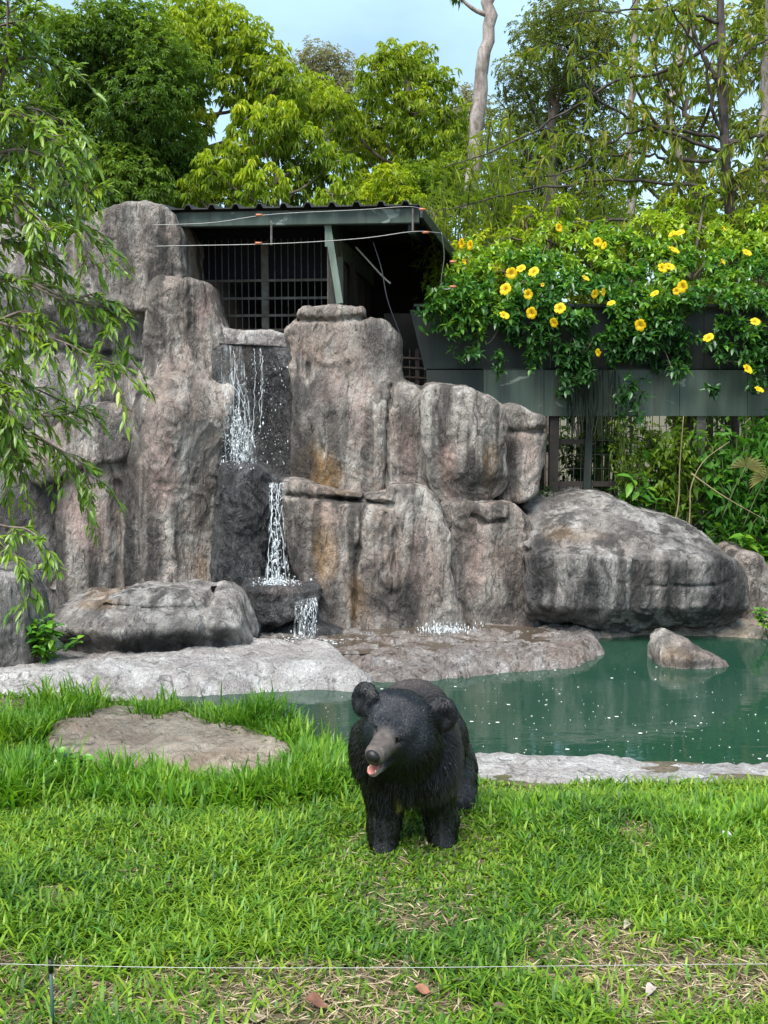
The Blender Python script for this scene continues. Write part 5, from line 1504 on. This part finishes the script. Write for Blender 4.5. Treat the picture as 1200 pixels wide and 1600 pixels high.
weed('broadleaf_weed', 'small green weed at the waterline beside the corner boulder', np.array((*P(1196, 985, 11.2)[:2], -.28)), .35, .1, 5, .09, .04, BR, 509, k=4)
spray_bush('tangled_climber', 'tangle of climbing stems on the mesh right of the grey post', 12.75, 1150, 655, 60, 170, 30, .13, .055, BR, 511, group='climbers on the mesh fence', dspread=.22)
spray_bush('tangled_climber', 'leafy climber covering the mesh fence at the grey post', 12.8, 1060, 665, 45, 150, 26, .14, .06, MG, 512, group='climbers on the mesh fence', dspread=.2)
spray_bush('tangled_climber', 'climber hanging on the right end of the mesh fence', 12.75, 1220, 655, 40, 170, 24, .14, .06, BR, 513, group='climbers on the mesh fence', dspread=.2)
spray_bush('tangled_climber', 'thin vine tangle on the mesh left of the grey post', 12.85, 985, 655, 26, 120, 12, .10, .03, MG, 514, group='climbers on the mesh fence', dspread=.15)
spray_bush('tangled_climber', 'low ferny growth under the end block beside the domed boulder', 12.5, 830, 770, 34, 60, 14, .09, .03, DG, 515, group='climbers on the mesh fence', dspread=.2)
# dry bare stalks and a withered fan leaf
for i, (pts, L_) in enumerate([([(1030, 900), (1058, 800), (1062, 730), (1068, 650)], 'upright dry stalk left of the forked dry stalk'), ([(1072, 900), (1078, 800), (1080, 760), (1100, 720), (1140, 690)], 'forked dry stalk leaning over the domed boulder'), ([(1080, 740), (1130, 775), (1200, 815)], 'dry stem crossing to the right under the fan leaf')]):
    mb = MB(); mb.tube(spline([P(x, y, 12.45) for x, y in pts], 16), np.linspace(.011, .004, 16), 6)
    o = mb.build('dry_stalk', plain_mat('dry_stalk', (.30, .24, .13), .8, col2=(.16, .12, .07), var=.2, vscale=9), None, True)
    tag(o, L_, 'stalk', 'dry stalks by the fence')
for (x, y, a, L_) in ((1165, 730, .3, 'withered yellow fan leaf beside the mesh fence'), (1198, 745, -.4, 'withered drooping fan leaf at the right edge')):
    rs = np.random.RandomState(int(x)); c = P(x, y, 12.4)
    th = np.linspace(-1.3, 1.3, 15) + a
    dv = np.stack([np.sin(th), np.full(15, -.25), np.cos(th) * .8 - .25], 1)
    V, T, kk = leaf_geo(np.tile(c, (15, 1)), dv, np.tile((0, -1.0, .4), (15, 1)), .24, .026, .1, .25)
    root = empty('fan_leaf', (c[0], c[1], c[2] - .3), L_, 'leaf', 'withered fan leaves')
    mesh_obj('blade', V, T, None, M['leaf'], False, col=leaf_cols(rs, 15, kk, [(.30, .28, .10), (.42, .38, .16)]), parent=root)
    mb = MB(); mb.tube(spline([c, c + np.array((-.1, .06, -.25)), c + np.array((-.22, .1, -.6))], 8), .007, 5); mb.build('stem', M['stem'], root, True)

# ------------------------------------------------------------------ flowering vine on the steel wall
rs = np.random.RandomState(88)
vine = empty('flowering_vine', (P(950, 480, 12.9)[0], 12.9, P(950, 482, 12.9)[2]), 'flowering vine with yellow trumpet blooms draped over the dark green steel wall', 'vine')
outline = [(672, 470), (690, 430), (712, 400), (735, 366), (765, 392), (790, 372), (815, 392), (845, 350), (885, 338), (905, 368), (940, 342), (975, 362), (1005, 322), (1035, 336), (1060, 318), (1085, 352), (1120, 330), (1150, 352), (1190, 318), (1230, 330), (1240, 620), (1190, 615), (1170, 560), (1110, 555), (1090, 540),
           (1070, 580), (1040, 590), (1000, 565), (960, 560), (920, 585), (880, 590), (850, 560), (815, 555), (790, 530), (765, 490), (750, 560), (735, 540), (715, 500)]
x, y = rs.uniform(670, 1240, 9000), rs.uniform(315, 620, 9000)
ok = poly_sdf(outline, x, y) < -2
ok &= ~((y > 510) & (rs.uniform(0, 1, 9000) < .3))
ok &= noise3(np.stack([x / 38., y / 30., np.full(9000, 2.)], 1), 6) > np.where(y < 480, -.22, -.06)
x, y = x[ok][:2500], y[ok][:2500]
prof = np.where(y > 470, 12.62 + .35 * ((y - 470) / 130) ** 2, 12.62 + 1.1 * ((470 - y) / 120))
dep = prof + np.abs(rs.normal(0, .16, len(x))) * np.where(y > 500, 1, 1.6)
W1 = [P(a, b2, c2) for a, b2, c2 in zip(x, y, dep)]
for cx, cy, n in [(rs.uniform(770, 1220), rs.uniform(490, 585), rs.randint(8, 20)) for _ in range(26)] + [(rs.uniform(660, 770), rs.uniform(470, 520), 12) for _ in range(4)] + list(((697, 500, 10), (712, 520, 8), (735, 555, 12), (880, 600, 14), (905, 590, 10), (1000, 606, 10), (1110, 612, 10), (985, 640, 10), (975, 615, 10), (1180, 600, 12), (840, 555, 10), (740, 470, 30), (715, 455, 20), (1060, 575, 14))):
    for _ in range(n): W1.append(P(cx + rs.normal(0, 9), cy + rs.normal(0, 9), 12.66 + rs.uniform(-.06, .14)))
W1 = np.array(W1)
A1 = np.stack([rs.normal(0, .6, len(W1)), -rs.uniform(.2, 1, len(W1)), rs.uniform(-.2, 1, len(W1))], 1)
V, T, kk, nl = whorls(rs, W1, A1, 6, .105, .046, (0.1, .8), .1, fine=True, fold=.2, tipdroop=.2)
AL = [(0.03, .09, .024), (0.055, .17, .03), (0.11, .25, .03), (0.21, .35, .03), (.33, .43, .035)]
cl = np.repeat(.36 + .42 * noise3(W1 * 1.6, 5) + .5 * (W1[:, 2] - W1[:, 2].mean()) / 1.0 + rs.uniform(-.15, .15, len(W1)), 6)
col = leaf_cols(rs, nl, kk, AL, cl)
V8 = V.reshape(nl, kk, 3); C8 = col.reshape(nl, kk, 3)
own = np.argsort(V8[:, 0, 1])[:290]
msk = np.ones(nl, bool); msk[own] = False
for i in own:
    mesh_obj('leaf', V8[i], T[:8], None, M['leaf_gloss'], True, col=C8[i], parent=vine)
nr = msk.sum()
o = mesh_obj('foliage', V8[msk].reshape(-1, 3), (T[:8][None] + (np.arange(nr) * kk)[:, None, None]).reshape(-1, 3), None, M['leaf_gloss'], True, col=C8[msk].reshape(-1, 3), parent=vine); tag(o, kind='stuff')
mb = MB()
for i in range(150):
    a = W1[rs.randint(len(W1))]; dst = np.linalg.norm(W1 - a, axis=1); cand = np.argsort(dst)[8:60]; b2 = W1[rs.choice(cand)]
    mb.tube(spline([a, (a + b2) / 2 + np.array((0, .05, rs.uniform(-.12, .15))), b2], 8), .005, 4, False)
tag(mb.build('stems', plain_mat('vine_stem', (.16, .13, .08), .8), vine, True), kind='stuff')
# hanging air roots
mb = MB()
for i in range(46):
    x = rs.uniform(890, 968); y0 = rs.uniform(570, 600); y1 = rs.uniform(640, 690)
    d = 12.80 + rs.uniform(-.05, .08)
    mb.tube(spline([P(x, y0, d), P(x + rs.normal(0, 3), (y0 + y1) / 2, d), P(x + rs.normal(0, 5), y1, d)], 8), .006, 4, False)
o = mb.build('air_roots', plain_mat('air_root', (.022, .030, .018), .9), vine, True); tag(o, kind='stuff')
# flowers
def flower_mesh():
    mb = MB(); V, T, C = [], [], []
    n = 0
    for k in range(5):
        a = k * 2 * math.pi / 5
        for t in range(1):
            pts = []
            for (r, w, z) in ((.012, .010, -.02), (.035, .030, .004), (.060, .048, .012), (.078, .034, .004)):
                for s in (-1, 0, 1):
                    ang = a + s * w / r * .9
                    pts.append((r * math.cos(ang), r * math.sin(ang), z + (0.006 if s == 0 else 0) + (.008 if s == 1 else 0)))
            V += pts
            for i in range(3):
                for s in range(2):
                    p = n + i * 3 + s
                    T += [[p, p + 1, p + 4], [p, p + 4, p + 3]]
            n += 12
    pet = (V, T)
    return pet
fv, ft_ = flower_mesh()
fcol = np.tile(np.array((.78, .52, .010)), (len(fv), 1)); fcol[np.linalg.norm(np.array(fv)[:, :2], axis=1) < .02] = (.55, .26, .01)
M['petal'] = leaf_mat('petal', rough=.5, trans=.3, spec=.25)
fm_ = mesh_data('flower', np.array(fv), ft_, None, M['petal'], True, col=fcol)
mb = MB(); mb.tube([(0, 0, -.075), (0, 0, -.05), (0, 0, -.018)], [.004, .008, .013], 7)
V0 = np.concatenate(mb.v)
tube_me = mesh_data('flower_tube', V0, np.concatenate(mb.t), np.concatenate(mb.q), plain_mat('flower_tube', (.55, .42, .03), .5), True)
flowers = [(873, 356), (722, 381), (735, 383), (725, 409), (934, 378), (944, 384), (1050, 366), (1062, 364), (1131, 357), (1167, 395), (1129, 409), (1035, 419), (1046, 417), (799, 427), (814, 420), (834, 425), (915, 435), (825, 460), (929, 459), (942, 456), (955, 474), (1023, 459), (1057, 455), (1067, 448), (875, 482), (788, 493), (831, 489), (866, 504), (1001, 508), (1180, 503), (1107, 528), (935, 551), (1168, 577), (1186, 609), (1053, 391), (790, 452), (848, 445)]
for i, (x, y) in enumerate(flowers):
    d = (12.40 if y > 440 else 12.40 + 1.0 * (440 - y) / 110)
    c = P(x, y, d) - np.array(vine.location)
    o = link('flower', fm_, vine, c)
    ax = Vector((rs.normal(0, .9), -1.0, rs.uniform(-.5, 1.6)))
    o.rotation_euler = ax.to_track_quat('Z', 'Y').to_euler()
    s = rs.uniform(.55, .95) * (0.55 if i in (3, 36) else 1.0); o.scale = (s, s, s)
    link('tube', tube_me, o)

# ------------------------------------------------------------------ leaning leafy tree at the left, its trunk outside the picture
rs = np.random.RandomState(123)
dL = 6.6
tb = np.array((P(-230, 800, dL)[0], dL + .2, -.12))
lt = empty('leaning_leafy_tree', tb, 'slender tree with narrow drooping glossy leaves reaching in before the left cliff', 'tree')
trunk = [tb, P(-190, 900, dL), P(-150, 600, dL), P(-110, 330, dL), P(-60, 150, dL), P(-10, 20, dL), P(40, -120, dL)]
mb = MB(); mb.tube(spline(trunk, 24), np.linspace(.06, .014, 24), 8); mb.build('trunk', M['bark_brown'], lt, True)
lb = [[(-10, 170), (30, 85), (50, 0), (62, -60)], [(-60, 150), (20, 110), (90, 90), (150, 120)], [(-85, 260), (10, 190), (90, 170), (150, 200)], [(-100, 330), (0, 250), (80, 235), (150, 270), (178, 300)],
      [(-110, 340), (0, 320), (90, 315), (150, 340), (190, 385)], [(-115, 380), (10, 370), (80, 400), (130, 430)], [(-120, 430), (-10, 440), (80, 440), (150, 470), (200, 480), (240, 515)],
      [(-125, 480), (0, 500), (90, 520), (160, 545), (215, 590)], [(-135, 520), (-20, 560), (60, 590), (120, 620), (165, 640)], [(-145, 580), (-20, 620), (50, 650), (110, 690), (160, 720), (186, 752)],
      [(-150, 610), (-40, 640), (20, 670), (60, 700), (70, 740)], [(-40, 110), (0, 60), (40, 40), (90, 30)], [(-70, 180), (-20, 150), (40, 160), (100, 200), (130, 230)], [(-120, 400), (-30, 400), (30, 430), (60, 480), (70, 530)],
      [(-150, 620), (-60, 600), (0, 590), (40, 620), (60, 660)], [(-100, 320), (-20, 290), (40, 290), (90, 330), (110, 370)], [(-60, 140), (0, 30), (20, -30)],
      [(-175, 760), (-60, 805), (20, 822), (60, 830), (95, 870)], [(-175, 770), (-60, 830), (10, 850), (40, 880), (60, 920), (38, 965)]]
lb = lb[:17] + [[(x + rs.uniform(-25, 5), y + rs.uniform(-42, 42)) if i_ else (x, y) for i_, (x, y) in enumerate(q_)] for q_ in lb[2:17]] + lb[17:]
lb = [[(x - 38 * min(1, i_ / 2), y) for i_, (x, y) in enumerate(q_)] for q_ in lb[:-2]] + [[(x - 12, y) for x, y in q_] for q_ in lb[-2:]]
LB, LD, LS = [], [], []
for bi, bpx in enumerate(lb):
    nb = len(bpx); de = rs.uniform(-.6, .6)
    pts = np.array([P(x, y, dL + de * (i / (nb - 1))) for i, (x, y) in enumerate(bpx)])
    cv = spline(pts, 22)
    mb = MB(); mb.tube(cv, np.linspace(.013, .003, 22), 5); 
    low = bi >= 32
    for j in range(4, 22, 1):
        vis = cv[j]
        if rs.uniform() < (.12 if not low else .4): continue
        L0 = rs.uniform(.10, .26) * (0.6 if low else 1)
        dr = nrm(nrm(cv[min(j + 1, 21)] - cv[j - 1]) * .8 + rs.normal(0, .6, 3) + DOWN * .12)
        tw = spline([vis, vis + dr * L0 * .55, vis + dr * L0 + DOWN * .10 * L0 / .3], 9)
        mb.tube(tw, np.linspace(.004, .0016, 9), 4)
        for t in np.linspace(1, 8, 13).round().astype(int):
            s = 1 if rs.uniform() < .5 else -1
            side = nrm(np.cross(dr, (0, 0, 1.0))) * s
            LB.append(tw[t]); LD.append(dr * .75 + side * .55 + DOWN * rs.uniform(-.15, .45) + rs.normal(0, .25, 3)); LS.append(bi)
        LB.append(tw[8]); LD.append(dr + DOWN * .7); LS.append(bi)
    mb.build('branch', M['bark_brown'], lt, True)
LB, LD = np.array(LB), np.array(LD); nl = len(LB)
LL = rs.uniform(.045, .09, nl)
V, T, kk = leaf_geo(LB, LD, np.tile((0, -.25, 1.0), (nl, 1)) + rs.normal(0, .3, (nl, 3)), LL, LL * .34, .2, .28, True)
LC_ = [(0.085, .17, .02), (0.13, .235, .022), (0.17, .28, .024), (0.23, .33, .026), (.31, .36, .035)]
col = leaf_cols(rs, nl, kk, LC_, .38 + .35 * noise3(LB * 2.0, 9) + rs.uniform(-.2, .2, nl))
V8 = V.reshape(nl, kk, 3); C8 = col.reshape(nl, kk, 3)
inview = (LB[:, 0] > P(0, 500, dL)[0])
own = rs.permutation(np.where(inview)[0]); own = own[np.argsort(-LL[own])][:290]
msk = np.ones(nl, bool); msk[own] = False
for i in own: mesh_obj('leaf', V8[i], T[:8], None, M['leaf_gloss'], True, col=C8[i], parent=lt)
nr = msk.sum()
o = mesh_obj('foliage', V8[msk].reshape(-1, 3), (T[:8][None] + (np.arange(nr) * kk)[:, None, None]).reshape(-1, 3), None, M['leaf_gloss'], True, col=C8[msk].reshape(-1, 3), parent=lt); tag(o, kind='stuff')
# ------------------------------------------------------------------ lawn
def blades(rs, B, H, W, lean, cols, cl, curl=1.0):
    """curved tapering blades, 3 segments"""
    n = len(B)
    az = rs.uniform(0, 6.2832, n)
    out = np.stack([np.cos(az), np.sin(az), np.zeros(n)], 1)
    side = np.stack([-np.sin(az), np.cos(az), np.zeros(n)], 1)
    lean = np.broadcast_to(lean, (n,))
    V = []
    for t, w in ((0, .75), (.38, 1.0), (.74, .72)):
        p = B + out * (H * lean * t ** 1.6)[:, None] + np.array((0, 0, 1.0)) * (H * (t - .42 * lean * curl * t * t))[:, None]
        V += [p - side * (W * w / 2)[:, None], p + side * (W * w / 2)[:, None]]
    V.append(B + out * (H * lean)[:, None] + np.array((0, 0, 1.0)) * (H * (1 - .42 * lean * curl - .12 * lean ** 2))[:, None])
    V = np.stack(V, 1)
    T = np.array([(0, 1, 3), (0, 3, 2), (2, 3, 5), (2, 5, 4), (4, 5, 6)])
    return V.reshape(-1, 3), (T[None] + (np.arange(n) * 7)[:, None, None]).reshape(-1, 3), leaf_cols(rs, n, 7, cols, cl, .25)

GR = [(0.042, .115, .014), (0.09, .21, .016), (0.155, .28, .018), (0.25, .36, .026), (.10, .26, .055)]  # last lawn tone paints the bluish sheen on the blades
GT = [(0.05, .15, .016), (0.09, .23, .018), (0.15, .30, .02), (0.23, .36, .025)]
DRY = [(.20, .15, .085), (.36, .28, .17), (.52, .43, .30)]
rs = np.random.RandomState(2024)
clay_xy = [G(x, y, -.15)[:2] for x, y in [(66, 1195), (72, 1150), (110, 1128), (200, 1120), (300, 1130), (400, 1150), (460, 1180), (468, 1202), (400, 1212), (250, 1206), (130, 1200)]]
rim_xy = [G(x, y, ZW)[:2] for x, y in [(640, 1216), (660, 1196), (735, 1188), (960, 1198), (1200, 1208), (1600, 1225), (1600, 1296), (1200, 1272), (960, 1264), (760, 1254), (660, 1248)]]
def scatter(n, y0, y1, dens_fn):
    out = []
    tot = 0
    while tot < n:
        y = rs.uniform(y0, y1, 60000)
        half = .36 * y + 1.1
        x = rs.uniform(-1, 1, 60000) * (.36 * y1 + 1.1)
        ok = (np.abs(x) < half)
        x, y = x[ok], y[ok]
        pdist = poly_sdf(pool_xy, x, y); cdist = poly_sdf(clay_xy, x, y); rdist = poly_sdf(rim_xy, x, y)
        ok = (pdist > .03) & (cdist > -.02) & (rdist > -.03 + .12 * (noise3(np.stack([x, y, 0 * x], 1) * 3, 4))) & (rs.uniform(0, 1, len(x)) < dens_fn(x, y))
        out.append(np.stack([x[ok], y[ok]], 1)); tot += ok.sum()
    return np.concatenate(out)[:n]
def bare(x, y):
    """worn, straw-littered patches: mostly towards the fence wire"""
    n = fbm(np.stack([x, y, 0 * x], 1) * 1.7, 3, 21)
    return sstep(.05, .5, n + .7 * sstep(4.6, 3.7, y) + .22 * sstep(-.2, .8, x) * sstep(5.0, 3.8, y) - .12)
def gz_at(x, y):
    q = np.stack([x, y, 0 * x], 1)
    return lawn_z(x, y) + .035 * fbm(q * 1.1, 3, 3) * sstep(0, .4, poly_sdf(pool_xy, x, y)) - .012

xy = scatter(108000, 3.1, 9.3, lambda x, y: np.clip(1.15 - 1.0 * bare(x, y), .1, 1) * np.clip(1.6 - .16 * y, .35, 1))
z = gz_at(xy[:, 0], xy[:, 1]); B = np.stack([xy[:, 0], xy[:, 1], z], 1); n = len(B)
bear_xy = np.array([G(645, 1330, 0)[0], 5.05])
hmap = (.8 + .5 * noise3(B * np.array((1.3, 1.3, 0)), 8)) * (1 - .55 * sstep(.8, .4, np.hypot((B[:, 0] - bear_xy[0]) * 1.1, (B[:, 1] - bear_xy[1]) * .9)))
H = rs.uniform(.06, .15, n) * hmap; Wb = rs.uniform(.006, .015, n)
cl = .42 + .30 * fbm(B * np.array((1.1, 1.1, 0)), 2, 14) + rs.uniform(-.28, .28, n)
V, T, C = blades(rs, B, H, Wb, rs.uniform(.4, 1.15, n), GR, cl)
o = mesh_obj('lawn_grass', V, T, None, M['grass'], True, col=C, base=np.zeros(3)); tag(o, 'short bright green broad bladed lawn grass', 'grass', kind='stuff')

# taller tufts along the bank, the clay slab and the bear's left
def band(x, y):
    w = np.zeros_like(x)
    for (px, py, r, a) in TUFT:
        c = G(px, py, -.1); w = np.maximum(w, a * sstep(1.0, .25, np.hypot((x - c[0]) / (r * c[1] / FPX), (y - c[1]) / .42)))
    return w
TUFT = [(20, 1130, 110, .9), (20, 1200, 120, 1), (60, 1250, 120, 1), (150, 1245, 110, 1), (260, 1255, 110, 1), (360, 1255, 110, 1), (450, 1250, 90, 1), (520, 1240, 90, 1), (490, 1210, 60, 1), (440, 1140, 60, .8), (400, 1128, 60, .8), (500, 1165, 60, .9),
        (540, 1200, 60, 1), (330, 1112, 40, .5), (240, 1108, 50, .5), (780, 1290, 60, .4), (860, 1290, 60, .5), (1040, 1292, 80, .6), (1130, 1290, 60, .5), (1200, 1292, 80, .7), (1150, 1330, 120, .5), (200, 1225, 60, .6), (100, 1100, 80, .7)]
xy = scatter(15500, 5.2, 9.2, lambda x, y: band(x, y) * np.clip(.35 + .9 * noise3(np.stack([x, y, 0 * x], 1) * 4.5, 33), 0.05, 1))
z = gz_at(xy[:, 0], xy[:, 1]); B = np.stack([xy[:, 0], xy[:, 1], z], 1); n = len(B)
H = rs.uniform(.15, .38, n) * np.where(B[:, 0] > .3, .5, np.where(B[:, 0] < -.3, 1.2, 1.0)) * (.75 + .35 * noise3(B * np.array((2.2, 2.2, 0)), 18)); Wb = rs.uniform(.010, .02, n)
cl = .45 + .3 * noise3(B * np.array((2, 2, 0)), 24) + rs.uniform(-.3, .3, n)
V, T, C = blades(rs, B, H, Wb, rs.uniform(.15, .85, n), GT, cl)
o = mesh_obj('tall_grass', V, T, None, M['grass'], True, col=C, base=np.zeros(3)); tag(o, 'taller arching green grass along the pool bank and clay slab', 'grass', kind='stuff')

# dry straw lying between the blades
xy = scatter(24000, 3.1, 7.4, lambda x, y: .12 + .9 * bare(x, y) * np.clip(1.5 - .2 * (y - 3.4), .1, 1))
z = gz_at(xy[:, 0], xy[:, 1]) + .012; B = np.stack([xy[:, 0], xy[:, 1], z + rs.uniform(0, .02, len(xy))], 1); n = len(B)
az = rs.uniform(0, 6.28, n); D = np.stack([np.cos(az), np.sin(az), rs.normal(.05, .14, n)], 1)
V, T, kk = leaf_geo(B, D, np.tile((0, 0, 1.0), (n, 1)) + rs.normal(0, .3, (n, 3)), rs.uniform(.04, .13, n), rs.uniform(.003, .008, n), .1, .05)
o = mesh_obj('dry_straw', V, T, None, leaf_mat('straw', .7, .15, .2), False, col=leaf_cols(rs, n, kk, DRY), base=np.zeros(3)); tag(o, 'dry straw and dead grass littering the lawn', 'straw', kind='stuff')

# fallen leaves, each a thing
fl = [(318, 1404, .055, (.30, .14, .06), 'curled red brown leaf lying in the lawn by itself'), (648, 1547, .07, (.34, .15, .09), 'rust coloured fallen leaf just behind the fence wire'), (915, 1540, .085, (.42, .36, .14), 'long yellowish fallen leaf near the fence wire'),
      (790, 1585, .07, (.16, .10, .08), 'dark curled fallen leaf at the edge of the bare patch'), (510, 1570, .08, (.20, .09, .055), 'dark brown broad fallen leaf in the straw'), (1010, 1552, .06, (.46, .40, .34), 'bleached fallen leaf in the straw'),
      (975, 1450, .06, (.45, .40, .28), 'small pale fallen leaf in the lawn behind the wire'), (668, 1322, .04, (.42, .32, .22), 'tiny tan fallen leaf at the bear forepaw'), (385, 1592, .075, (.34, .27, .2), 'greyish fallen leaf before the brown leaves')]
for i, (x, y, L0, c, lab) in enumerate(fl):
    p = G(x, y, .03); a = rs.uniform(0, 6.28)
    d = np.array((math.cos(a), math.sin(a) * .6, .12)); sd = nrm(np.cross(d, (0, 0, 1.0)))
    ts = np.linspace(0, 1, 7); V = []
    for t in ts:
        w = L0 * .42 * math.sin(math.pi * min(max(t, .03), .97)) ** .8
        cpt = p + d * L0 * t + np.array((0, 0, .012 * math.sin(t * 5 + i)))
        V += [cpt - sd * w + np.array((0, 0, .35 * w)), cpt, cpt + sd * w + np.array((0, 0, .5 * w))]
    q = []
    for r in range(6): q += [[r * 3, r * 3 + 1, r * 3 + 4, r * 3 + 3], [r * 3 + 1, r * 3 + 2, r * 3 + 5, r * 3 + 4]]
    V = np.array(V); V2 = V + np.array((0, 0, -.0015)); q = np.array(q)
    o = mesh_obj('fallen_leaf', np.concatenate([V, V2]), None, np.concatenate([q, q[:, ::-1] + len(V)]), plain_mat('dead_leaf', c, .8, col2=tuple(.55 * k for k in c), var=.15, vscale=30), True)
    tag(o, lab, 'leaf', 'fallen leaves on the lawn')

# white pebble
th = np.linspace(0, math.pi, 7); ph = np.arange(10) * .6283
L3 = np.stack([np.outer(np.sin(th), np.cos(ph)), np.outer(np.sin(th), np.sin(ph)), np.outer(np.cos(th), np.ones(10))], -1).reshape(-1, 3)
L3 = L3 * (1 + .25 * noise3(L3 * 1.3, 3))[:, None] * np.array((.034, .026, .018))
i_ = np.arange(6)[:, None] * 10; j_ = np.arange(10)[None]
q = np.stack([i_ + j_, i_ + 10 + j_, i_ + 10 + (j_ + 1) % 10, i_ + (j_ + 1) % 10], -1).reshape(-1, 4)
pb = G(1133, 1304, .05)
o = mesh_obj('pebble', L3 + pb, None, q, plain_mat('pebble_white', (.62, .60, .58), .7, col2=(.42, .4, .38), var=.2, vscale=40), True); tag(o, 'single whitish pebble in the grass right of the bear', 'pebble')

# ------------------------------------------------------------------ electric fence: post and wire across the lawn
pt = P(79, 1500, 3.62)
fp = empty('fence_post', (pt[0], pt[1], -.02), 'thin green metal fence post with a black cap holding the wire', 'post')
mb = MB(); mb.tube([(pt[0], pt[1], -.06), (pt[0], pt[1], pt[2] - .03)], .0065, 8); mb.build('rod', plain_mat('post_green', (.045, .085, .075), .5), fp, True)
mb = MB(); mb.tube([pt - np.array((0, 0, .045)), pt - np.array((0, 0, .02)), pt], [.0095, .0095, .008], 8); mb.build('cap', plain_mat('post_cap', (.01, .01, .01), .5), fp, True)
wl = [P(-300, 1507, 3.64), P(-20, 1506, 3.62), P(79, 1508, 3.612), P(300, 1512, 3.62), P(620, 1512, 3.64), P(900, 1509, 3.66), P(1220, 1506, 3.68), P(1500, 1505, 3.7)]
mb = MB(); mb.tube(spline(wl, 60), .0012, 5)
o = mb.build('fence_wire', plain_mat('thin_wire', (.38, .38, .36), .4, metal=.3), None, True); tag(o, 'thin pale electric wire strung low across the front lawn', 'wire')
